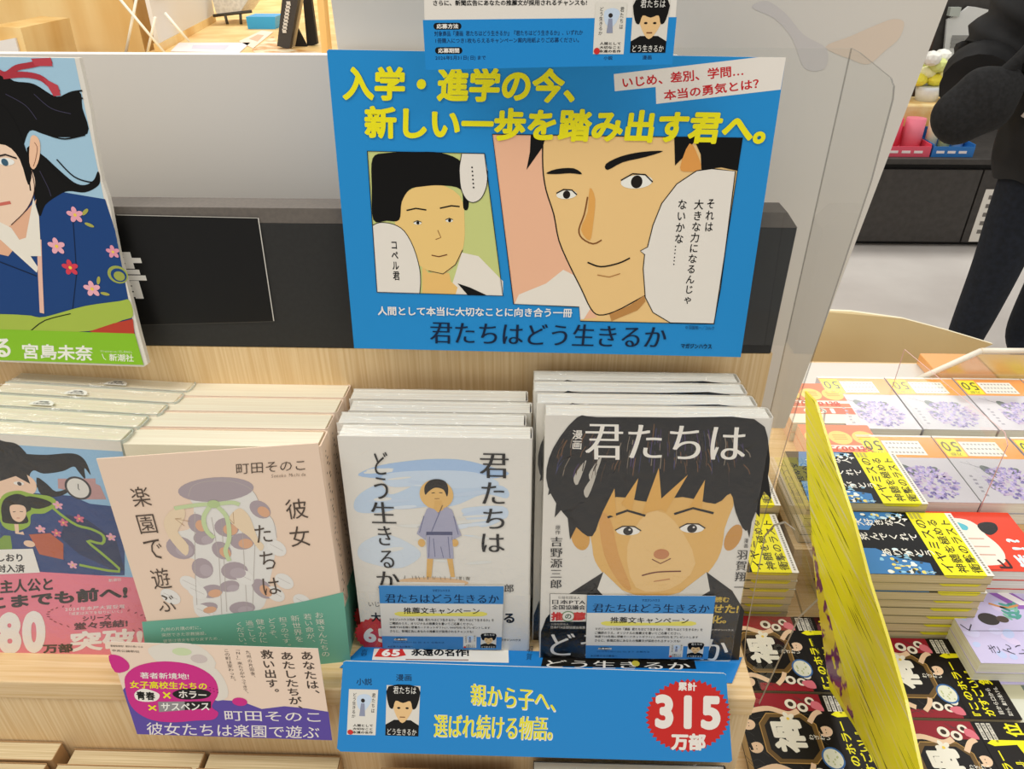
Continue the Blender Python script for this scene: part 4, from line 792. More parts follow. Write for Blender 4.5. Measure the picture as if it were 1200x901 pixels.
# ================================================================ peach and purple card
p = Print(); p.rough = .4
p.solid([(-4.4, 88.8), (146.2, 86.8), (148.9, 0.3), (0.8, 1.7)], .4, '#e6cfba', '#dcd7cc')
p.poly([(-1.8, 44.7), (1.7, 48.8), (33.3, 43.0), (68.3, 37.3), (85.1, 36.4), (99.0, 29.5), (116.3, 32.7), (133.0, 31.1), (148.6, 28.3), (148.9, 0.3), (0.8, 1.7)], '#5b4a9c', 1)
PK = '#c92d83'
for q in ([(23.7, 83.4), (41.1, 89.0), (61.2, 87.0), (71.2, 71.9), (61.4, 61.1), (45.1, 63.3), (29.7, 70.7)], [(45.5, 65.9), (66.7, 69.1), (75.2, 56.3), (75.1, 40.2), (62.2, 38.5)]): p.poly(sm(q, 3), '#dcd5c8', 2)
p.ell((48.0, 81.5), 7, 3.5, '#c6d3a8', 3); p.ell((59.4, 75.4), 6, 4, '#c9bcb6', 3)
p.poly(sm([(0.6, 48.8), (3.7, 59.5), (14.8, 68.2), (34.1, 72.4), (54.3, 69.3), (67.2, 58.7), (68.9, 44.1), (62.1, 31.1), (66.1, 24.9), (61.3, 18.3), (48.2, 16.8), (28.5, 14.5), (11.9, 17.6), (1.6, 29.2)], 4), PK, 3)
p.poly(sm([(-6.1, 76.2), (1.8, 76.4), (7.2, 70.1), (5.5, 63.5), (-4.3, 61.4)], 3), PK, 3); p.ell((83.6, 36.1), 5.6, 4, PK, 3)
for k in range(7): p.ell(((63.3, 49.0)[0] + k % 3 * 2.6, (63.3, 49.0)[1] - k * .9), .6, .5, '#7d1d52', 4, 8)
p.text('著者新境地!', [(14.0, 61.9), (49.8, 61.9), (13.4, 56.1)], '#f0e6dc', 5, .012); p.text('女子高校生たちの', [(4.9, 53.7), (61.9, 53.8), (4.0, 46.7)], YEL, 5, .02)
p.poly(sm([(6.5, 41.9), (12.8, 46.4), (20.9, 44.5), (24.9, 40.9), (21.4, 35.3), (12.7, 34.0), (6.7, 36.0)], 4), '#eae4da', 4); p.text('青春', [(7.8, 44.1), (21.6, 43.5), (7.1, 36.0)], INK, 5, .03)
p.text('×', [(27.6, 44.2), (33.5, 43.8), (26.9, 37.7)], YEL, 5, .01); p.text('×', [(14.3, 31.3), (20.7, 30.9), (13.8, 25.7)], YEL, 5, .01)
p.poly(sm([(35.1, 43.3), (44.6, 47.4), (59.2, 46.7), (63.3, 43.1), (58.0, 38.6), (42.9, 37.1), (36.5, 39.0)], 4), '#171516', 4); p.text('ホラー', [(39.7, 45.6), (60.2, 45.2), (38.9, 38.6)], '#eae4da', 5, .02)
p.poly([(22.5, 34.3), (62.2, 36.0), (61.3, 29.4), (21.6, 24.3)], '#8f8c8c', 4); p.poly([(42.6, 35.1), (62.2, 36.0), (61.3, 29.4), (41.3, 26.9)], '#1c1a1b', 5); p.text('サスペンス', [(24.5, 33.2), (60.8, 34.9), (23.6, 25.5)], '#efe9df', 6, .02)
p.text('町田そのこ', [(70.7, 27.0), (142.4, 27.5), (70.2, 17.5)], '#e6dfd8', 3, .005); p.text('彼女たちは楽園で遊ぶ', [(9.9, 13.9), (140.7, 14.1), (8.5, 1.4)], '#e6dfd8', 3, .005)
BRN = '#453a33'
for s, b in (('あなたは、', [(133.4, 83.9), (141.9, 84.1), (135.3, 45.8)]), ('あたしたちが、', [(118.6, 83.0), (128.0, 83.2), (120.7, 30.7)]), ('救い出す。', [(104.5, 84.6), (113.5, 84.9), (105.2, 46.0)])): p.text(s, b, BRN, 3, .014, True)
for s, b in (('九州の片田舎、', [(93.8, 83.8), (97.1, 83.9), (95.2, 59.5)]), ('『NI』来たりがやってきて、', [(86.1, 84.1), (89.8, 84.2), (87.8, 44.4)]), ('この町は変わった。', [(78.4, 84.4), (82.1, 84.5), (79.8, 55.9)])): p.text(s, b, BRN, 3, -.004, True)
p.text('著者新境地！絶対の救いとは', [(-2.9, 86.3), (20.5, 85.9), (-3.0, 84.5)], BRN, 3, 0); p.text('中央公論新社', [(-2.4, 82.2), (17.2, 81.7), (-2.6, 80.1)], BRN, 3, 0)
o = p.build('promotional_card'); o.matrix_world = frame('card')
tag(o, 'peach and purple promotional card with magenta splash standing at the shelf edge', 'card')

# ================================================================ lower tier of books: only their tops show
LT = 'books on the lower tier below the shelf edge'
def low(x0, y0, w, t, zt, h, lab, cov, pg, nm='paperback_book', wrap=False, first=None):
    mt = Matrix.Translation((x0, y0, zt - h / 1000))
    if first: return dup(first, mt, lab)
    return make_book(mt, lab, 'book', LT, w, h, t, cov, pg, None, .5, 1.5, 1.2, None, wrap, .4, .4, nm)
a = low(-.255 - .107, .327, 107, 15.5, 00.88405, 184, 'rear tan-edged book directly below the peach card, lower tier', '#a8845a', PAGES_TAN)
low(-.255 - .109, .310, 107, 15.5, 0.8915, 184, 'front tan-edged book below the peach card, lower tier', '', None, first=a)
low(-.252, .3265, 107, 15.5, 00.88405, 184, 'rear tan-edged book between the peach card and blue strip, lower tier', '', None, first=a)
low(-.254, .3095, 107, 15.5, 0.8912, 184, 'front tan-edged book between the peach card and blue strip, lower tier', '', None, first=a)
low(-.476, .3275, 107, 15.5, .892, 184, 'rear tan-edged book at the bottom left corner, lower tier', '', None, first=a)
low(-.479, .3105, 107, 15.5, .891, 184, 'front tan-edged book at the bottom left corner, lower tier', '', None, first=a)
low(-.112, .318, 108, 16, 0.8840, 184, 'tan-edged book under the left half of the blue strip, lower tier', '', None, first=a)
c = low(.008, .325, 150, 14, 0.8895, 189, 'rear film-wrapped comic below the red starburst, lower tier', '#2b2724', PAGES_WHITE, 'comic_book', True)
low(.008, .3085, 150, 14, 0.8885, 189, 'front film-wrapped comic below the red starburst, lower tier', '', None, first=c)

# ================================================================ low table on the right
t = root('display_table', Matrix.Identity(4), 'pale wooden low display table on the right covered with flat books', 'table')
obj('table_top', bx(.182, .28, .668, 1.5, 1.20, .6995, bevel=.001), t, [WOOD_H])
for x, y in ((.21, .31), (1.45, .31), (.21, 1.15), (1.45, 1.15)): obj('leg', bx(x - .025, y - .025, 0, x + .025, y + .025, .668), t, [WOOD_V])

o = obj('wooden_riser', bx(.345, .706, .70, .5228, 1.19, .7648), None, [WOOD_H]); tag(o, 'pale wooden riser under the far night-photo and red-banded stacks', 'riser')
o = obj('wooden_riser', bx(.5234, .76, .70, 1.45, 1.19, .7648), None, [WOOD_H]); tag(o, 'long pale wooden riser carrying the flower-picture paperbacks', 'riser')
WH = '#e9e5da'
def jet(z0): return None
# night-photo books with yellow band: the picture is x (near to far) by z (right to left)
def night_art(p):
    rnd = random.Random(5)
    p.rect(0, 0, 105, 148, '#0d0e10', 1)
    cl = lambda q: [(min(104.6, max(.4, x)), min(147.6, max(56, z))) for x, z in q]
    p.poly(cl([(108.6, 129.5), (107.7, 104.3), (110.0, 75.9), (99.4, 59.1), (90.6, 98.2), (72.1, 113.5), (72.9, 138.9)]), '#3d78b0', 2); p.poly(cl([(41.4, 145.0), (41.0, 117.3), (25.5, 95.8), (18.3, 63.8), (-7.9, 66.0), (-3.7, 150.7)]), '#3d78b0', 2)
    for k in range(70):
        lo = k % 3; u = rnd.random(); v = rnd.random()
        a = ([(38.7, 120.2), (-5.3, 66.7), (101.2, 111.0), (97.8, 59.7)]); q = a[0] if lo else a[2]; r = a[1] if lo else a[3]
        x = q[0] + (r[0] - q[0]) * u + rnd.uniform(-8, 3); z = q[1] + (r[1] - q[1]) * v
        x = min(100, max(4, x)); z = min(143, max(60, z))
        p.ell((x, z), rnd.uniform(1, 3), rnd.uniform(1.5, 4), rnd.choice(['#cfe3ea', '#8fc3df', '#e6cf6a', '#e8e6dc', '#7fa7ba', '#3a3f35']), 3 + k % 2, 10)
    for s, x, z1, z0 in (('大好きな人、', 86, 126, 61), ('死んでくれて', 61, 128, 60), ('ありがとう', 35, 112, 52)): p.text(s, [(x - 6.5, z1), (x + 6.5, z1), (x - 6.5, z0)], WH, 6, .012, True)
    p.rect(-.1, 8, 105, 56, '#e6dd22', 6); p.rect(-.1, 0, 105, 8, '#e4e0d6', 6)
    for s, z in (('イヤミスの', 46), ('神髄を極める', 31), ('衝撃のラスト', 15.5)): p.text(s, [(4, z + 6), (92, z + 6), (4, z - 6)], INK, 7, .012)
    for k in range(3): p.rect(93, 40 - k * 0 + k * 5, 104, 43.5 + k * 5, '#b5ad4a', 7)
    for k in range(26): p.rect(4 + k * 3.8, 2.4, 6.6 + k * 3.8, 5, '#8a867d', 7)
def band_sides(p, t):
    """yellow paper turned over the lower end and near edge of each copy"""
    y = '#e0d52a'
    for z0, z1 in ((8, 57),):
        f = p.bm.faces.new([p.bm.verts.new(v) for v in ((-.12, .4, z0), (-.12, .4, z1), (-.12, 4.2, z1 - 6), (-.12, 4.2, z0 + 4))]); f.material_index = p.mi(y)
GY = 'yellow-banded night-photo paperbacks'
def night(p): night_art(p); band_sides(p, 13.4)
def stackpos(fr, k, dx=0, dz=0, th=.0136): return frame(fr) @ Matrix.Translation((dx / 1000, k * th, dz / 1000))
nt = make_book(stackpos('Rtop', 0), 'top night-photo paperback of the tall yellow-banded stack, right of the divider', 'book', GY, 105, 148, 13.4, '#8f8666', PAGES_TAN, night, .4, 1, .4, None, False, .3, .2)
ordn = ['second', 'third', 'fourth', 'fifth', 'sixth', 'seventh', 'eighth']
rr = random.Random(2)
for k in range(1, 9): dup(nt, stackpos('Rtop', k, rr.uniform(-.8, .8), rr.uniform(-1.2, 1.2)), '%s night-photo paperback down in the tall yellow-banded stack right of the divider' % (ordn + ['bottom'])[k - 1 if k < 8 else 7])
bt = ['top night-photo paperback of the stack behind the tall yellow-banded stack', 'second night-photo paperback of the stack behind the tall yellow-banded one', 'third night-photo paperback of the stack behind the tall yellow-banded one', 'fourth night-photo paperback of the stack behind the tall yellow-banded one', 'lowest night-photo paperback of the stack behind the tall yellow-banded one']
for k in range(5): dup(nt, stackpos('Rback', k, 0, 0, .01375), bt[k])
bl = ['top', 'second', 'third', 'fourth', 'fifth', 'bottom']
for k in range(6): dup(nt, stackpos('Ltop', k, rr.uniform(-.8, .8), rr.uniform(-1, 1)), '%s night-photo paperback of the short stack left of the yellow divider, behind the comic' % bl[k])
fl = frame('Ltop') @ Matrix.Translation((.109, -.012, -.006))
for k in range(5): dup(nt, fl @ Matrix.Translation((0, k * .0136, 0)), '%s night-photo paperback of the far left yellow-banded stack, mostly hidden by acrylic' % ['top', 'second', 'third', 'fourth', 'bottom'][k])

# black food-picture paperbacks
def food_art(p):
    rnd = random.Random(9)
    p.rect(0, 0, 105, 150, '#14100e', 1)
    p.rect(84, 58, 105, 132, '#8e1f2b', 2); p.rect(0, 62, 10, 120, '#8e1f2b', 2)
    for k in range(26): x = rnd.uniform(2, 103); z = rnd.uniform(58, 148); p.line(sm([(x, z), (x + 5, z + 6), (x + 3, z + 13), (x + 9, z + 18)], 3, False), .5, '#3a3735', 3)
    SKN = '#e3c3a4'
    oc = [(24, 84), (24, 122), (36, 132), (68, 132), (80, 122), (80, 84), (68, 72), (36, 72)]
    p.poly(oc, '#6b522c', 4); p.line(oc, 1.0, '#b48e50', 5, True); p.poly([(52 + (x - 52) * .84, 102 + (z - 102) * .84) for x, z in oc], '#141010', 5)
    for x, z, r in ((92, 92, 6), (88, 80, 5.5), (96, 70, 5), (14, 84, 5.5), (12, 72, 5), (20, 64, 4.5)): p.ell((x, z), r, r * 1.05, '#e6dfd0', 5, 20); p.ell((x, z), r * .5, r * .5, '#3b2a22', 6, 14)
    for a, w in ((((82, 140), (86, 118), (80, 98), (84, 86)), 6), (((14, 146), (20, 126), (12, 108)), 6), (((70, 78), (80, 70), (84, 62)), 5.5), (((8, 100), (16, 92), (24, 88)), 5)): p.line(sm(a, 5, False), w, SKN, 7)
    for x, z in ((40, 142), (66, 144), (10, 132), (96, 138), (60, 64)): p.ell((x, z), 6, 7.5, SKN, 8, 18, .4); p.line([(x - 3, z + 5), (x + 4, z + 6)], 3, '#15110f', 9); p.ell((x - 1.5, z), .7, .5, '#15110f', 9, 8); p.ell((x + 2, z - .4), .7, .5, '#15110f', 9, 8)
    flower(p, (74, 100), 8, '#eae3d6', 8)
    p.ell((30, 66), 12.5, 11.5, '#3c6aa4', 6); p.ell((30, 66), 10.6, 9.8, '#dfe0cd', 7)
    for k in range(12): p.ell((30 + rnd.uniform(-7, 7), 66 + rnd.uniform(-6, 6)), 1.2, .9, '#b9bf8e', 8, 8)
    p.poly(sm([(84, 58), (94, 60), (96, 68), (88, 70)], 3), '#d5707f', 8); p.poly(sm([(4, 58), (14, 60), (12, 72), (5, 68)], 3), '#d5707f', 8)
    p.text('禍', [(35, 122), (73, 122), (35, 88)], WH, 9, .045); p.text('わざわい', [(50, 84), (56, 84), (50, 62)], WH, 9, .01, True)
    # paper band over the lower part
    p.rect(-.1, 0, 105.1, 55, '#17120f', 9)
    for k, (x0, x1) in enumerate(((84, 103), (84, 103), (80, 103))): p.rect(x0, 49.5 - k * 5.6, x1, 53.6 - k * 5.6, '#d8d3c6', 10); p.text('各誌紙で絶賛', [(x0 + 1, 53 - k * 5.6), (x1 - 1, 53 - k * 5.6), (x0 + 1, 50.2 - k * 5.6)], INK, 11, .01)
    p.text('『このホラー', [(3, 50), (72, 50), (3, 40)], YEL, 10, .025); p.text('がすごい!』', [(3, 37), (60, 37), (3, 26)], YEL, 10, .025)
    p.text('第', [(42, 24), (58, 24), (42, 9)], YEL, 10, .03); p.text('位', [(88, 26), (104, 26), (88, 8)], YEL, 10, .03)
    p.poly([(64, 12), (84, 12), (84, 46), (80, 52), (77, 46), (79, 22), (64, 19)], YEL, 10)
    p.text('目から口から', [(6, 21), (38, 21), (6, 16)], WH, 10, .01); p.text('耳から、鼻から侵入する。', [(4, 12), (40, 12), (4, 7)], WH, 10, .01); p.line([(62, 29), (40, 27)], .5, '#9b958a', 10)
GF = 'black food-picture paperbacks lying flat'
ft = make_book(frame('kazR1'), 'black food-picture paperback in front of the tall yellow-banded stack, right side', 'book', GF, 105, 150, 20, '#14100e', PAGES_TAN, food_art, .4, 1, .4, None, False, .35, .15)
dup(ft, frame('kazR1') @ Matrix.Translation((-.1085, 0, 0)), 'black food-picture paperback at the bottom edge, right of the yellow divider')
dup(ft, frame('kazL1'), 'black food-picture paperback behind the wood end, left of the yellow divider')
dup(ft, frame('kazL1') @ Matrix.Translation((-.1085, 0, .001)), 'black food-picture paperback at the bottom edge, left of the yellow divider')

# grey flower-picture paperbacks, turned towards the other aisle
def hyd_art(p):
    rnd = random.Random(6)
    p.rect(0, 0, 110, 150, '#bdb9bd', 1)
    p.line(sm([(98, 62), (80, 72), (62, 78), (50, 92)], 4, False), .8, '#6d6a70', 2); p.line(sm([(88, 60), (84, 70), (70, 80)], 4, False), .6, '#77747a', 2)
    for c, rx, ry, a in (((66, 84), 8, 16, .5), ((76, 112), 7, 12, -.2), ((34, 84), 6, 12, -.8)): p.ell(c, rx, ry, '#5d6560', 2, 18, a)
    for k in range(210):
        a = rnd.uniform(0, 2 * pi); r = rnd.uniform(0, 1) ** .5
        c = (48 + 36 * r * cos(a), 108 + 34 * r * sin(a))
        for j in range(2): p.ell((c[0] + rnd.uniform(-2, 2), c[1] + rnd.uniform(-2, 2)), 2.6, 1.9, rnd.choice(['#a79bc6', '#8d82b3', '#c0b2d0', '#9a86ad', '#6f6796', '#b8a6bd']), 3 + (k + j) % 3, 8, a)
    for k in range(6): p.rect(96 - (k % 2) * 2, 92 + k * 8, 100 - (k % 2), 96 + k * 8, '#8d8990', 2)
    p.rect(0, 0, 110.1, 54, '#ef9646', 3); p.rect(0, 0, 110.1, 4, '#e0dcd2', 4)
    p.rect(80, 8, 108, 50, '#ecdc1c', 4); p.text('50', [(82, 38), (106, 38), (82, 14)], '#4d4a1a', 5, .01); p.text('万部', [(86, 48), (102, 48), (86, 41)], '#6d6a2a', 5, .01)
    p.rect(24, 14, 78, 48, '#e9e4da', 4)
    for k in range(3):
        for j in range(9): p.rect(27 + j * 5.4, 40 - k * 11, 30.6 + j * 5.4, 44 - k * 11, '#a9a39c', 5)
    p.line([(24, 36), (78, 36)], .5, '#c9c2b6', 5); p.line([(24, 25), (78, 25)], .5, '#c9c2b6', 5)
GH = 'grey flower-picture paperbacks with orange bands'
hf = frame('hyd')
ht = make_book(hf, 'flower-picture paperback with orange band in the nearer row, centre', 'book', GH, 110, 150, 17.2, '#b9b5b9', PAGES_WHITE, hyd_art, .4, 1, .4, None, False, .17, .4)
W1 = [(0, 0, 'under the nearer centre flower-picture copy with orange band'), (112, 0, 'flower-picture paperback in the nearer row, left, beside the night-photo stack'), (-114, 0, 'flower-picture paperback in the nearer row at the right frame edge'),
      (116, -166, 'flower-picture paperback at the left end of the far row'), (3, -167, 'flower-picture paperback in the middle of the far row, under the glare'), (-110, -168, 'flower-picture paperback in the far row near the right frame edge'), (-222, -168, 'flower-picture paperback at the right end of the far row')]
for i, (dx, dz, lab) in enumerate(W1):
    m0 = hf @ Matrix.Translation((dx / 1000, 0, dz / 1000))
    if i: dup(ht, m0, lab)
    dup(ht, m0 @ Matrix.Translation((.001, .0176, .001)), ('lower copy ' + lab) if i == 0 else 'lower copy beneath the ' + lab)

# red and cream paperbacks with circles
def pink_art(p):
    p.rect(0, 0, 105, 115, '#e9ddc8', 1); p.rect(0, 0, 105, 70, '#dd7a50', 2)
    p.rect(0, 52, 105, 60, '#eadfcf', 3)
    for x in (17, 52, 87): p.ell((x, 33), 17, 17, '#efc36a', 3); [p.rect(x - 10, 26 + k * 5, x + 10, 27.5 + k * 5, '#c98a3c', 4) for k in range(3)]
    p.text('祝100万部', [(14, 68), (94, 68), (14, 54)], '#c4432d', 4, .04)
    p.rect(0, 72, 105, 90, '#dc6a4a', 2); p.text('100', [(30, 88), (78, 88), (30, 74)], '#f0e8da', 3, .05)
pf = frame('pink')
GR = 'red paperbacks with orange circles'
pt = make_book(pf, 'red-banded paperback with orange circles, behind the night-photo stack', 'book', GR, 105, 115, 17.2, '#e2b79c', PAGES_WHITE, pink_art, .4, 1, .4, None, False, .3, .5)
dup(pt, pf @ Matrix.Translation((.0, .0176, .0)), 'lower copy beneath the nearer red-banded paperback with orange circles')
for k, lab in enumerate(('red-banded paperback with orange circles at the far left of the far row', 'lower copy beneath the far red-banded paperback with orange circles')): dup(pt, pf @ Matrix.Translation((.006, k * .0176, -.119)), lab)

# red book with a cream cloud
def red_art(p):
    p.rect(0, 0, 105, 148, '#dc3f22', 1)
    p.poly(sm([(10, 62), (24, 46), (44, 44), (62, 50), (80, 52), (92, 68), (90, 118), (60, 130), (14, 120)], 4), '#e8e0d2', 2)
    p.poly(sm([(70, 70), (78, 66), (86, 78), (82, 92), (72, 92), (72, 80)], 3), '#59b8c6', 3)
    p.poly(sm([(62, 44), (72, 30), (84, 28), (86, 40), (80, 52), (68, 52)], 3), '#1d1718', 3)
    for k in range(3): p.rect(26 + 14 * k, 56, 28 + 14 * k, 110, '#c9a08f', 3)
    p.text('活', [(6, 36), (28, 36), (6, 14)], '#d5ebef', 4, .05); p.text('!?', [(36, 30), (56, 30), (36, 14)], '#d5ebef', 4, .05); p.text('ヒ', [(4, 62), (20, 62), (4, 46)], '#3a1614', 4, .04)
    p.line([(2, 60), (2, 140)], 1, '#9b2a1a', 3)
make_book(frame('red'), 'red paperback with cream cloud lying before the flower-picture books, right edge', 'book', 'red cloud paperbacks', 105, 148, 15, '#dc3f22', PAGES_WHITE, red_art, .5, 1, .4, None, False, .25, .5)
rb = [o for o in COL.objects if o.get('group') == 'red cloud paperbacks'][0]
for k in range(1, 6): dup(rb, frame('red') @ Matrix.Translation((0, .01512 * k, 0)), '%s red paperback in the pile under the cream-cloud copy' % ['', 'second', 'third', 'fourth', 'fifth', 'lowest'][k])

# lilac book with bird
def lil_art(p):
    rnd = random.Random(8)
    p.rect(0, 0, 105, 148, '#c3bbdf', 1)
    for k in range(40): p.ell((rnd.uniform(2, 103), rnd.uniform(2, 146)), rnd.uniform(3, 9), rnd.uniform(2, 6), rnd.choice(['#b4c0e6', '#cfc2e2', '#c9c6ea', '#bdb4dc']), 2 + k % 2, 12, rnd.uniform(0, 3))
    p.ell((62, 108), 9, 12, '#2c2320', 4); p.ell((62, 92), 5, 7, '#4a3a30', 4)
    for k in range(12): p.ell((66 + k % 4 * 6, 84 - k * 1.6), 6, 2.2, rnd.choice(['#4e9a8e', '#3d7f7a', '#7db7a0']), 5, 10, .6 + k * .2)
    p.line(sm([(86, 96), (80, 80), (84, 62)], 4, False), 3, '#c98b4e', 5)
    p.line([(44, 140), (46, 60), (42, 10)], .6, '#3d3a4a', 5); p.poly([(78, 66), (105, 90), (105, 60), (78, 40)], '#8f5cb0', 4); p.poly([(84, 60), (105, 80), (105, 66), (84, 46)], '#e8e3e6', 5)
    p.text('きんいろの', [(12, 130), (26, 130), (12, 60)], '#35324a', 5, -.004, True); p.text('く', [(44, 146), (54, 146), (44, 132)], '#35324a', 5, -.004)
lb = make_book(frame('lilac') @ Matrix.Translation((0, 0, .01)), 'lilac paperback with bird picture at the right frame edge below the red one', 'book', 'lilac paperbacks', 105, 148, 17, '#c3bbdf', PAGES_WHITE, lil_art, .5, 1, .4, None, False, .3, .45)
dup(lb, frame('lilac') @ Matrix.Translation((.001, .0172, .01)), 'second lilac paperback beneath the top lilac copy')
dup(lb, frame('lilac') @ Matrix.Translation((-.001, .0344, .01)), 'lowest lilac paperback beneath the second lilac copy')

# grey-green book
def grn_art(p):
    p.rect(0, 0, 105, 148, '#8f998a', 1); p.rect(0, 118, 105, 148, '#c3c0a2', 2); p.rect(70, 40, 105, 118, '#6f7a70', 2)
    for k in range(6): p.rect(34 + k * 3.2, 84, 36 + k * 3.2, 110, '#e3e1d6', 3)
    p.rect(20, 120, 60, 140, '#cfd0bf', 3); p.ell((14, 104), 8, 10, '#b8c7b4', 3)
make_book(frame('green'), 'grey-green paperback at the bottom right frame edge', 'book', None, 105, 148, 15, '#8f998a', PAGES_WHITE, grn_art, .5, 1, .4, None, False, .3, .45)

# ================================================================ acrylic dividers between the stacks
t = root('acrylic_divider', Matrix.Identity(4), 'slanting acrylic divider with streaky yellow and black reflections painted on, right of the wooden stand', 'divider')
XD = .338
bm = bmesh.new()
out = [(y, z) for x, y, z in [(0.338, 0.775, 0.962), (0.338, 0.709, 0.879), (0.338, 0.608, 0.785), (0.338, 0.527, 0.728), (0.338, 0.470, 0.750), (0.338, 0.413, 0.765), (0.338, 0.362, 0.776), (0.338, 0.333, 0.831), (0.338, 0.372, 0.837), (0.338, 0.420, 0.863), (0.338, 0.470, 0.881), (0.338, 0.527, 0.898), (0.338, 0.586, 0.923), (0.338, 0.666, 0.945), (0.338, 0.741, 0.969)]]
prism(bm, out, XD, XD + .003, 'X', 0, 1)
YB = noise_mat('painted_yellow_reflection', '#2a260c', '#f8f01c', (40, 10, 10), 3, .3, 0, .3, .31, .37)  # yellow book bands' reflection in the acrylic, painted as streaks of colour
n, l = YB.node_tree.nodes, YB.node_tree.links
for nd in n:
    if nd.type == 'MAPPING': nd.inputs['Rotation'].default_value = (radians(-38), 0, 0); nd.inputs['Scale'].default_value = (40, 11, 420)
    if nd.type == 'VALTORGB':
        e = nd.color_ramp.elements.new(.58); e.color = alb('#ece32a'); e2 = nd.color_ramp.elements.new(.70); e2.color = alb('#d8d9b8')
YE = M('#e9dc5a', .2, .5)
obj('yellow_reflection_sheet', bm, t, [YB, YE])
bm = bmesh.new(); ins = [(y, z) for x, y, z in [(0.338, 0.779, 0.957), (0.338, 0.714, 0.876), (0.338, 0.611, 0.781), (0.338, 0.540, 0.730), (0.338, 0.479, 0.728), (0.338, 0.463, 0.781), (0.338, 0.564, 0.834), (0.338, 0.685, 0.900), (0.338, 0.747, 0.954)]]
bm2 = bmesh.new(); prism(bm2, [(y, z) for x, y, z in [(0.338, 0.667, 0.836), (0.338, 0.608, 0.785), (0.338, 0.540, 0.737), (0.338, 0.468, 0.755), (0.338, 0.504, 0.772), (0.338, 0.561, 0.790), (0.338, 0.611, 0.809)]], XD - .0004, XD - .0001, 'X')
obj('purple_reflection', bm2, t, [noise_mat('painted_purple_reflection', '#6b2a5c', '#d8c93a', (40, 60, 60), 2, .2, 0, .5, .44, .5)]); bm.free()  # reflection of the black food-picture books, painted as purple and yellow patches
bm = bmesh.new(); prism(bm, [(.52, .7005), (.88, .766), (.88, .9), (.72, .97), (.70, .90), (.595, .80), (.52, .745)], XD + .0035, XD + .006, 'X', 0, 1)
obj('clear_foot', bm, t, [ACRYL, ACRYL_EDGE])

t2 = [(x, z) for x, y, z in [(0.225, 0.512, 0.832), (0.220, 0.512, 0.969), (0.226, 0.512, 0.982), (0.235, 0.512, 0.986), (0.246, 0.512, 0.977), (0.263, 0.512, 0.944), (0.286, 0.512, 0.886), (0.273, 0.512, 0.860), (0.255, 0.512, 0.691), (0.244, 0.512, 0.682)]]
bm = bmesh.new(); prism(bm, t2, .5115, .514, 'Y', 0, 1)
o = obj('acrylic_divider', bm, None, [ACRYL, M('#a39d90', .3)]); tag(o, 'small round-topped clear acrylic divider at the right end of the wooden stand', 'divider')
bm = bmesh.new(); prism(bm, [(.7615, .7655), (1.05, .7655), (1.05, .87), (.775, .905), (.7615, .895)], .5983, .5997, 'X', 0, 1)
o = obj('acrylic_divider', bm, None, [ACRYL, M('#d9b0ac', .3)]); tag(o, 'clear acrylic divider with pinkish edge between the nearer flower-picture copies', 'divider')

# ================================================================ far side of the table
pts = [(0.495, 1.270, 0.832), (0.608, 1.270, 0.824), (0.707, 1.270, 0.810), (0.793, 1.270, 0.789), (0.886, 1.270, 0.764), (0.749, 1.270, 0.672), (0.528, 1.270, 0.668)]
bm = bmesh.new(); prism(bm, [(x, z) for x, y, z in pts[:6]] + [(pts[5][0] - .01, 0), (pts[6][0], 0)], 1.27, 1.276, 'Y', 0, 1)
for v in bm.verts: v.co.y += .01 * sin((v.co.x - .5) * 9)
o = obj('backrest_board', bm, None, [noise_mat('beige_board', '#cdb98a', '#d6c498', (5, 5, 5), 2, .5), M('#e6dcc0', .5)]); tag(o, 'curved beige board rising behind the far row of flower-picture books', 'board')
t = root('sign_frame', Matrix.Identity(4), 'cream-framed frosted panel behind the far right flower-picture books', 'panel')
a = [(0.636, 1.085, 0.780), (0.744, 1.085, 0.850), (0.833, 1.085, 0.851), (0.858, 1.085, 0.784)]
bm = bmesh.new()
for q, r in ((a[0], a[1]), (a[1], a[2])): tube(bm, [(q[0], 1.085, q[2]), (r[0], 1.085, r[2])], .0048, 8)
obj('frame', bm, t, [M('#e6ddcc', .4)])
bm = bmesh.new(); prism(bm, [(x, z) for x, y, z in a], 1.0845, 1.0855, 'Y'); obj('pane', bm, t, [HAZE])
for i, (x, c) in enumerate(((.80, '#e0a060'), (.90, '#d9b24e'), (1.0, '#cf8a5a'), (1.10, '#d8c060'))):
    make_book(frame('hyd', (710 - 1000 * x, 12, -272)), ['orange', 'amber', 'rust', 'mustard'][i] + ' paperback seen blurred through the frosted panel', 'book', 'paperbacks behind the frosted panel', 95, 90, 22.5, c, PAGES_WHITE)

# ================================================================ background right: dark cabinet with gifts
CY = 3.73
t = root('low_cabinet', Matrix.Identity(4), 'long low charcoal cabinet across the aisle behind the person', 'cabinet')
obj('cabinet_top', bx(1.0, CY - .02, .435, 4.6, CY + .6, .463, bevel=.004), t, [DARK_CAB])
obj('plinth', bx(1.02, CY + .05, 0, 4.58, CY + .55, .03), t, [M('#151413', .6)])
for x0, x1 in ((1.02, 2.232), (2.240, 3.4), (3.408, 4.58)): obj('door_panel', bx(x0, CY, .03, x1, CY + .55, .405, bevel=.002), t, [DARK_CAB])
obj('shadow_gap', bx(1.03, CY + .02, .405, 4.57, CY + .5, .435), t, [M('#151413', .6)])
bm = bmesh.new(); box(bm, 2.275, CY - .004, .035, 2.56, CY - .001, .31)
o = obj('notice_sheet', bm, None, [M('#dcd8cf', .5)]); tag(o, 'white printed sheet fixed low on the charcoal cabinet, half behind the person', 'notice')
for k in range(5):
    bm = bmesh.new(); box(bm, 2.30, CY - .006, .08 + k * .045, 2.44, CY - .0045, .10 + k * .045); obj('printed_line', bm, o, [M('#6f6b66', .5)])
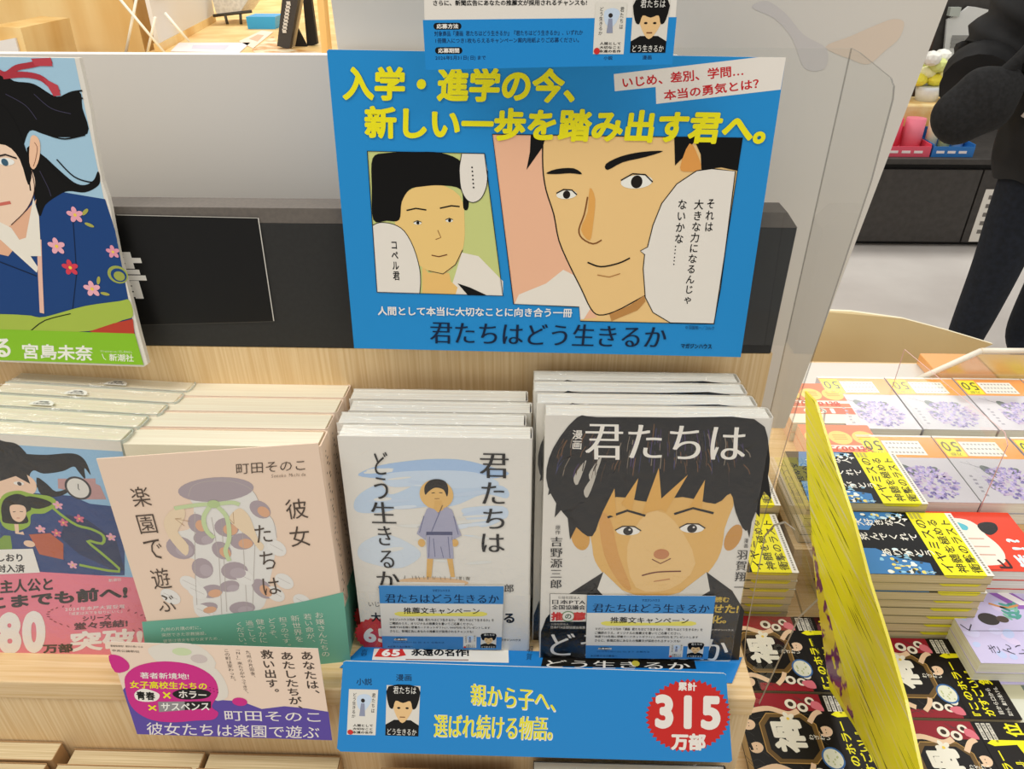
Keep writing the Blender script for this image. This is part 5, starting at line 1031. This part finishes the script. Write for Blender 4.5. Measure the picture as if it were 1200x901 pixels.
# upright back of the cabinet
o = obj('dark_backboard', bx(1.0, CY + .6, .0, 4.6, CY + .66, 1.9), None, [DARK_CAB]); tag(o, 'tall charcoal back panel standing behind the low cabinet', 'panel')
q = [(2.191, 4.300, 1.049), (2.223, 4.300, 1.078), (2.265, 4.300, 1.074), (2.357, 4.300, 1.058), (2.430, 4.300, 0.730), (2.188, 4.300, 0.729), (2.142, 4.300, 0.970), (2.133, 4.300, 1.016)]
bm = bmesh.new(); prism(bm, [(x, z) for x, y, z in q], 4.30, 4.315, 'Y'); o = obj('printed_poster', bm, None, [M('#d5d6d3', .5)])
tag(o, 'white printed notice on the charcoal back panel beside the person', 'poster')
PL = [(2.180, 4.298, 0.936), (2.182, 4.298, 0.914), (2.186, 4.298, 0.895), (2.182, 4.298, 0.808), (2.185, 4.298, 0.787), (2.189, 4.298, 0.763), (2.245, 4.298, 0.808), (2.248, 4.298, 0.787), (2.252, 4.298, 0.764)]
for x, y, z in PL:
    bm = bmesh.new(); box(bm, x, 4.297, z - .012, x + .17, 4.2995, z + .008); obj('printed_line', bm, o, [M('#8f8f8c', .5)])
q = [(2.124, 4.290, 1.075), (2.178, 4.290, 1.075), (2.178, 4.290, 1.032), (2.127, 4.290, 1.035)]
bm = bmesh.new(); prism(bm, [(x, z) for x, y, z in q], 4.28, 4.31, 'Y'); o = obj('price_card', bm, None, [M('#aeb4ac', .5)]); tag(o, 'small grey card high on the charcoal back panel', 'card')
q = [(2.000, 4.100, 1.004), (2.042, 4.100, 0.996), (2.053, 4.100, 0.797), (1.988, 4.100, 0.839)]
bm = bmesh.new(); prism(bm, [(x, z) for x, y, z in q[:2]] + [(q[2][0], .4635), (q[3][0] - .05, .4635)], 4.195, 4.30, 'Y'); o = obj('brown_box', bm, None, [M('#3c2a20', .5)]); tag(o, 'tall dark brown box standing on the cabinet behind the flowers', 'box')
o = obj('liner_sheet', bx(.36, 1.092, .765, .795, 1.185, .7655), None, [M('#cfcac1', .4)]); tag(o, 'pale paper liner at the back of the table behind the far flower-picture row', 'paper')
# gift boxes: tray, rolls
def gift(px0, px1, col, lab, cat, rolls, y):
    t = root('gift_box', Matrix.Translation((px0, y, .463)), lab, cat, 'gift boxes on the cabinet')
    w = px1 - px0
    bm = bmesh.new(); box(bm, 0, 0, 0, w, .004, .05); box(bm, 0, .2, 0, w, .204, .10); box(bm, 0, 0.004, 0, .004, .2, .06); box(bm, w - .004, .004, 0, w, .2, .06); box(bm, 0.004, .004, 0, w - .004, .2, .006); obj('tray', bm, t, [M(col, .4)])
    for k, c in enumerate(rolls):
        bm = bmesh.new(); x = w * (k + .5) / len(rolls); tube(bm, [(x, .11, .01), (x, .115, .16)], w / len(rolls) * .42, 14); obj('roll', bm, t, [M(c, .5)])
    for k in range(3):
        bm = bmesh.new(); box(bm, .02 + k * (w - .04) / 3, -.002, .018, .02 + (k + .7) * (w - .04) / 3, 0, .03); obj('lettering', bm, t, [M('#e8dede', .5)])
gx = [(1.786, 3.740, 0.504), (1.955, 3.740, 0.505), (1.964, 3.740, 0.505), (2.116, 3.740, 0.506)]
gift(gx[0][0] - .05, gx[1][0], '#d9556a', 'pink gift box with two red rolls on the charcoal cabinet', 'gift box', ('#d8455c', '#e0788a'), 3.745)
gift(gx[2][0], gx[3][0] + .05, '#2a6fb5', 'blue gift box with cream contents on the charcoal cabinet beside the person', 'gift box', ('#dcd3b0', '#e3d58a', '#a9c7de'), 3.745)
bm = bmesh.new(); box(bm, 0, 0, 0, .34, .22, .20, bevel=.01); o = obj('gift_carton', bm, None, [noise_mat('floral_wrap', '#e0b46a', '#ecd39a', (14, 14, 14), 3, .5)]); o.location = (gx[0][0] + .04, 3.965, .4635); tag(o, 'tan patterned carton behind the pink gift box', 'box')
rnd = random.Random(12)
t = root('flower_pot', Matrix.Translation((gx[0][0] + .24, 4.08, .664)), 'small arrangement of yellow and white flowers on the tan carton', 'flowers')
bm = bmesh.new(); tube(bm, [(0, 0, .0), (0, 0, .05), (0, 0, .07)], [.05, .06, .062], 14); obj('pot', bm, t, [M('#dfe4e6', .4)])
for k in range(9):
    a = k * 2.4; r = .02 + .012 * k; bm = bmesh.new()
    bmesh.ops.create_icosphere(bm, subdivisions=2, radius=.045, matrix=Matrix.Translation((r * cos(a), r * sin(a) * .5, .10 + .035 * (k % 4))) @ Matrix.Scale(.7, 4, (0, 0, 1)))
    for v in bm.verts: v.co *= 1 + .03 * sin(v.co.x * 300) * sin(v.co.z * 260)
    obj('blossom', bm, t, [M(('#e6d94a', '#ece6b4', '#d3dc8a', '#ebe8e0')[k % 4], .6)])

# ================================================================ background left: counter, easel, desk
t = root('wooden_counter', Matrix.Identity(4), 'tall warm wooden counter side at the top left', 'counter')
c0 = [(-1.267, 2.600, 1.088), (-1.252, 2.600, 1.237), (-1.654, 2.600, 1.089), (-1.656, 2.600, 1.155)]
obj('side_panel', bx(-3.2, 2.6, 0, c0[0][0], 2.64, 1.8), t, [WOOD_BG]); obj('end_panel', bx(c0[0][0] - .02, 2.6405, 0, c0[0][0], 2.70, 1.8), t, [WOOD_BG])
bm = bmesh.new(); q = [(-1.485, 2.200, 1.205), (-1.401, 2.200, 1.201), (-1.405, 2.200, 1.130), (-1.513, 2.200, 1.129)]; prism(bm, [(x, z) for x, y, z in q[:3]] + [(q[2][0], 0), (q[3][0], 0)] + [(q[0][0], q[0][2])][:0], 2.2, 2.45, 'Y')
o = root('wooden_box', Matrix.Identity(4), 'pale wooden box with white front at the top left corner', 'box'); obj('body', bm, o, [WOOD_BG])
bm = bmesh.new(); q = [(-1.499, 2.198, 1.164), (-1.420, 2.198, 1.177), (-1.423, 2.198, 1.130), (-1.512, 2.198, 1.129)]; prism(bm, [(x, z) for x, y, z in q], 2.192, 2.1995, 'Y'); obj('front_sheet', bm, o, [M('#dcd8d2', .5)])
t = root('display_desk', Matrix.Identity(4), 'wooden desk with papers and small items at the top, beyond the partition', 'desk')
bm = bmesh.new(); prism(bm, [(-1.21, 1.95), (.3, 1.95), (.3, 4.6), (-2.2, 4.6), (-2.2, 2.72), (-1.21, 2.72)], 1.06, 1.10, 'Z'); obj('desk_top', bm, t, [WOOD_BG])
obj('desk_side', bx(-1.19, 1.98, 0, .28, 2.02, 1.0595), t, [WOOD_BG])
o = root('wire_easel', Matrix.Identity(4), 'thin white wire easel crossing in front of the wooden counter', 'easel')
for a in ([(-1.221, 2.420, 1.261), (-1.116, 2.420, 1.103)], [(-1.176, 2.440, 1.255), (-1.252, 2.440, 1.101)], [(-1.142, 2.460, 1.203), (-1.195, 2.460, 1.098)], [(-1.083, 2.400, 1.220), (-1.028, 2.400, 1.142)]):
    bm = bmesh.new(); tube(bm, a, .0042, 8); obj('rod', bm, o, [M('#ece5d4', .4)])
t = root('slanted_sign', Matrix.Identity(4), 'white sign board with wooden lower edge leaning beside the easel', 'sign')
P0, P1 = Vector((-1.169, 2.516, 1.104)), Vector((-1.30, 3.332, 1.104)); d_ = (P1 - P0).normalized(); n_ = Vector((d_.y, -d_.x, 0))
def slab(P0, P1, z0, z1, th):
    bm = bmesh.new(); prism(bm, [(v.x, v.y) for v in (P0, P1, P1 - n_ * th, P0 - n_ * th)], z0, z1, 'Z'); return bm
obj('board', slab(P0 - d_ * .02, P1, 1.125, 1.42, .012), t, [M('#dcd7cf', .5)])
obj('lower_edge', slab(P0 - d_ * .02 + n_ * .002, P1 + n_ * .002, 1.1005, 1.1248, .02), t, [WOOD_BG])
obj('note', slab(P0 + d_ * .03 + n_ * .006, P0 + d_ * .42 + n_ * .006, 1.245, 1.29, .005), t, [M('#e6dfd0', .5)])
for k, q in enumerate(([(-1.138, 2.503, 1.102), (-1.189, 2.693, 1.102), (-0.950, 2.700, 1.102), (-0.911, 2.473, 1.102)], [(-1.000, 2.733, 1.102), (-1.013, 3.021, 1.102), (-0.958, 2.981, 1.102), (-0.899, 2.570, 1.102)])):
    bm = bmesh.new(); prism(bm, [(x, y) for x, y, z in q], 1.1003, 1.1025, 'Z'); o = obj('paper_sheet', bm, None, [M(('#dcd9da', '#e3d3bf')[k], .5)]); tag(o, ('pale printed sheet lying on the desk near the partition', 'printed sheet lying on the desk before the blue box')[k], 'paper')
    bm = bmesh.new(); c = [sum(v[i] for v in q) / 4 for i in (0, 1)]; prism(bm, [(c[0] + (v[0] - c[0]) * .5, c[1] + (v[1] - c[1]) * .4) for v in q], 1.1026, 1.1030, 'Z'); obj('picture', bm, o, [M(('#c9c4d2', '#dba888')[k], .5)])
q = [(-0.893, 2.539, 1.102), (-0.930, 2.890, 1.102), (-0.826, 2.604, 1.102), (-0.644, 2.486, 1.102), (-0.662, 2.400, 1.102), (-0.816, 2.396, 1.102)]
bm = bmesh.new(); prism(bm, [(x, y) for x, y, z in q], 1.1003, 1.1012, 'Z'); o = obj('photo_mat', bm, None, [noise_mat('warm_photo_print', '#c98f4e', '#ead8b4', (18, 18, 18), 4, .4, 0, .4, .42, .58)]); tag(o, 'warm photo print lying under the black stand on the desk', 'print')
q = [(-1.086, 3.084, 1.142), (-0.974, 3.084, 1.142), (-0.981, 3.084, 1.100), (-1.085, 3.084, 1.100)]
bm = bmesh.new(); prism(bm, [(x, z) for x, y, z in q], 3.084, 3.20, 'Y'); o = obj('blue_box', bm, None, [M('#3aa0d6', .4)]); tag(o, 'light blue box on the desk left of the black stand', 'box')
t = root('mesh_basket', Matrix.Identity(4), 'small pale mesh basket on thin legs at the top', 'basket')
q = [(-1.263, 3.236, 1.205), (-1.101, 3.236, 1.206), (-1.165, 3.236, 1.136), (-1.255, 3.236, 1.138)]
bm = bmesh.new(); prism(bm, [(x, z) for x, y, z in q], 3.236, 3.42, 'Y'); obj('bin', bm, t, [noise_mat('pale_mesh', '#cfccc4', '#e0ddd5', (90, 90, 90), 1, .5)])
for a in ([(-1.221, 3.236, 1.138), (-1.218, 3.236, 1.100)], [(-1.159, 3.236, 1.136), (-1.163, 3.236, 1.100)], [(-1.268, 3.236, 1.130), (-1.112, 3.236, 1.146)]):
    bm = bmesh.new(); tube(bm, a, .006, 6); obj('leg', bm, t, [M('#4b4740', .4)])
t = root('easel_stand', Matrix.Identity(4), 'black folding display stand with a printed spine on the desk', 'stand')
for nm, q, y0, y1, m in (('spine_panel', [(-0.779, 2.570, 1.252), (-0.728, 2.570, 1.252), (-0.782, 2.570, 1.100), (-0.820, 2.570, 1.109)], 2.57, 2.60, M('#3d3a38', .4)), ('back_panel', [(-0.735, 2.601, 1.250), (-0.724, 2.601, 1.250), (-0.776, 2.601, 1.103), (-0.783, 2.601, 1.102)], 2.601, 2.62, M('#b9a987', .5)), ('rear_leg', [(-0.739, 2.650, 1.234), (-0.712, 2.650, 1.246), (-0.711, 2.650, 1.105), (-0.746, 2.650, 1.096)], 2.65, 2.67, M('#1d1b1a', .5)), ('brace', [(-0.782, 2.630, 1.099), (-0.764, 2.630, 1.158), (-0.740, 2.630, 1.099)], 2.63, 2.64, M('#1d1b1a', .5))):
    bm = bmesh.new(); prism(bm, [(x, z) for x, y, z in q], y0, y1, 'Y'); obj(nm, bm, t, [m])
for k in range(9):
    q = [(-0.763, 2.568, 1.233), (-0.792, 2.568, 1.146)]; f = k / 9; x = q[0][0] + (q[1][0] - q[0][0]) * f; z = q[0][2] + (q[1][2] - q[0][2]) * f
    bm = bmesh.new(); box(bm, x - .006, 2.5675, z - .008, x + .006, 2.5695, z + .004); obj('letter', bm, [c for c in t.children if c.name.startswith('spine')][0], [M('#c9c5bd', .5)])
q = [(-0.636, 2.430, 1.263), (-0.617, 2.430, 1.263), (-0.622, 2.430, 1.098), (-0.642, 2.430, 1.098)]
bm = bmesh.new(); prism(bm, [(x, z) for x, y, z in q], 2.43, 2.48, 'Y'); o = obj('wooden_post', bm, None, [WOOD_BG]); tag(o, 'pale wooden post at the left edge of the white poster sheet', 'post')

# ================================================================ person across the aisle
def skinned(name, V, E, Rd, root_i=0, sub=2):
    me = bpy.data.meshes.new(name); me.from_pydata(V, E, []); o = bpy.data.objects.new(name, me); COL.objects.link(o)
    md = o.modifiers.new('skin', 'SKIN'); md.use_smooth_shade = True
    for i, r in enumerate(Rd): me.skin_vertices[0].data[i].radius = r if isinstance(r, tuple) else (r, r)
    for i in range(len(V)): me.skin_vertices[0].data[i].use_root = i == root_i
    s = o.modifiers.new('sub', 'SUBSURF'); s.levels = s.render_levels = sub
    dg = bpy.context.evaluated_depsgraph_get(); dg.update()
    nm = bpy.data.meshes.new_from_object(o.evaluated_get(dg)); bpy.data.objects.remove(o)
    for p_ in nm.polygons: p_.use_smooth = True
    return nm
PX, PY = 1.72, 2.45
V = [(0, 0, .86), (0, .01, 1.05), (0, .0, 1.25), (0, .01, 1.38), (0, .01, 1.46), (0, 0, 1.55), (0, 0, 1.66),
     (-.10, 0, .82), (-.11, -.02, .46), (-.11, .02, .09), (-.12, -.12, .03),
     (.10, 0, .82), (.13, .02, .47), (.15, .10, .10), (.15, -.04, .03),
     (-.20, 0, 1.36), (-.31, .05, 1.10), (-.40, -.08, 1.02), (-.42, -.10, 1.01), (.20, 0, 1.36), (.27, .02, 1.08), (.26, -.10, .86), (.26, -.14, .80)]
E = [(0, 1), (1, 2), (2, 3), (3, 4), (4, 5), (5, 6), (0, 7), (7, 8), (8, 9), (9, 10), (0, 11), (11, 12), (12, 13), (13, 14), (3, 15), (15, 16), (16, 17), (17, 18), (3, 19), (19, 20), (20, 21), (21, 22)]
Rd = [(.15, .12), (.155, .12), (.18, .125), (.12, .10), .055, (.085, .10), (.075, .09), .105, .082, .062, (.045, .035), .105, .082, .062, (.045, .035), .085, .075, .055, .04, .085, .072, .052, .036]
nm = skinned('person', V, E, Rd)
for m in (TROUSER, JACKET, SKIN, M('#1b1a1a', .5)): nm.materials.append(m)
for p_ in nm.polygons:
    c = p_.center
    hand = (c.x < -.40 and c.z < 1.05) or (c.x > .2 and c.z < .83)
    p_.material_index = 2 if (c.z > 1.44 or hand) else 1 if (c.z > .80 and not (abs(c.x) < .2 and c.z < .78)) else 3 if c.z < .07 else 0
o = obj('person', nm); o.location = (PX, PY, 0); tag(o, 'person in black jacket and dark trousers standing in the aisle, right frame edge', 'person')
person = o
bm = bmesh.new()
rings = [(.74, .20, .165), (.80, .235, .18), (.92, .23, .175), (1.06, .225, .17), (1.20, .235, .165), (1.33, .215, .14), (1.41, .13, .10)]
rs = []
for z, a, b_ in rings: rs.append([bm.verts.new((a * cos(2 * pi * k / 28) * (1 + .02 * sin(5 * z * 9 + k)), b_ * sin(2 * pi * k / 28), z + .012 * sin(k * 1.3))) for k in range(28)])
for a, b_ in zip(rs, rs[1:]):
    for k in range(28): f = bm.faces.new((a[k], a[(k + 1) % 28], b_[(k + 1) % 28], b_[k])); f.smooth = True
jk = obj('jacket', bm, person, [JACKET]); sd = jk.modifiers.new('s', 'SUBSURF'); sd.levels = sd.render_levels = 2
bm = bmesh.new(); bmesh.ops.create_uvsphere(bm, u_segments=24, v_segments=14, radius=1, matrix=Matrix.Translation((0, .02, 1.635)) @ Matrix.Diagonal((.10, .115, .115, 1)))
bmesh.ops.delete(bm, geom=[v for v in bm.verts if v.co.y < -.02 and v.co.z < 1.66], context='VERTS')
obj('hair', bm, person, [HAIR])
for sx in (-1, 1):
    bm = bmesh.new(); bmesh.ops.create_uvsphere(bm, u_segments=10, v_segments=8, radius=.012, matrix=Matrix.Translation((sx * .03, -.088, 1.60))); obj('eye', bm, person, [M('#1a1614', .3)])
for hx, hy, hz_, sx, dz in ((-.43, -.10, 1.02, 1, 0), (.26, -.145, .78, -1, -1)):
    V = [(0, 0, 0), (.0, -.02, -.02)]; E = [(0, 1)]; R_ = [.026, .03]
    for k in range(4):
        x = -.027 + .018 * k; i = len(V); ln = (.055, .066, .062, .048)[k]
        V += [(x, -.035, -.035), (x, -.035 - ln * .5, -.05 - ln * .3), (x, -.03 - ln * .55, -.07 - ln * .6)]; E += [(1, i), (i, i + 1), (i + 1, i + 2)]; R_ += [.010, .009, .007]
    i = len(V); V += [(sx * .035, -.012, -.02), (sx * .05, -.035, -.04)]; E += [(0, i), (i, i + 1)]; R_ += [.011, .009]
    hm = skinned('hand', V, E, R_, 0, 1); hm.materials.append(SKIN); ho = obj('hand', hm, person); ho.location = (hx, hy, hz_)
# sleeve folds: quilted upper sleeve
bm = bmesh.new(); tube(bm, sm([(-.205, 0, 1.37), (-.25, .01, 1.27), (-.30, .04, 1.16), (-.33, .04, 1.08), (-.40, -.07, 1.03)], 5, False), [.095 + .012 * sin(k * 1.9) for k in range(21)], 18)
obj('sleeve', bm, person, [JACKET])
# bag hanging at the person's side
t = root('shoulder_bag', Matrix.Translation((1.24, 2.2, 1.015)), 'soft black shoulder bag hanging at the elbow of the person', 'bag')
bm = bmesh.new(); bmesh.ops.create_uvsphere(bm, u_segments=28, v_segments=18, radius=1, matrix=Matrix.Rotation(radians(-38), 4, 'Y') @ Matrix.Diagonal((.125, .06, .09, 1)))
for v in bm.verts: v.co *= 1 + .05 * sin(v.co.x * 40 + v.co.z * 31)
for f in bm.faces: f.smooth = True
obj('pouch', bm, t, [CLOTH])
bm = bmesh.new(); tube(bm, sm([(.03, .0, .07), (.09, -.01, .16), (.15, .01, .32), (.22, .12, .50)], 5, False), .016, 10); obj('strap', bm, t, [CLOTH])
bm = bmesh.new(); box(bm, .10, -.045, .115, .155, -.02, .215, bevel=.006); obj('buckle', bm, t, [M('#1c1b1b', .3, .5)])
bm = bmesh.new(); tube(bm, [(.13, -.05, .03), (.10, -.055, -.02)], .005, 8); obj('zip_pull', bm, t, [M('#b3a79a', .3, .6)])
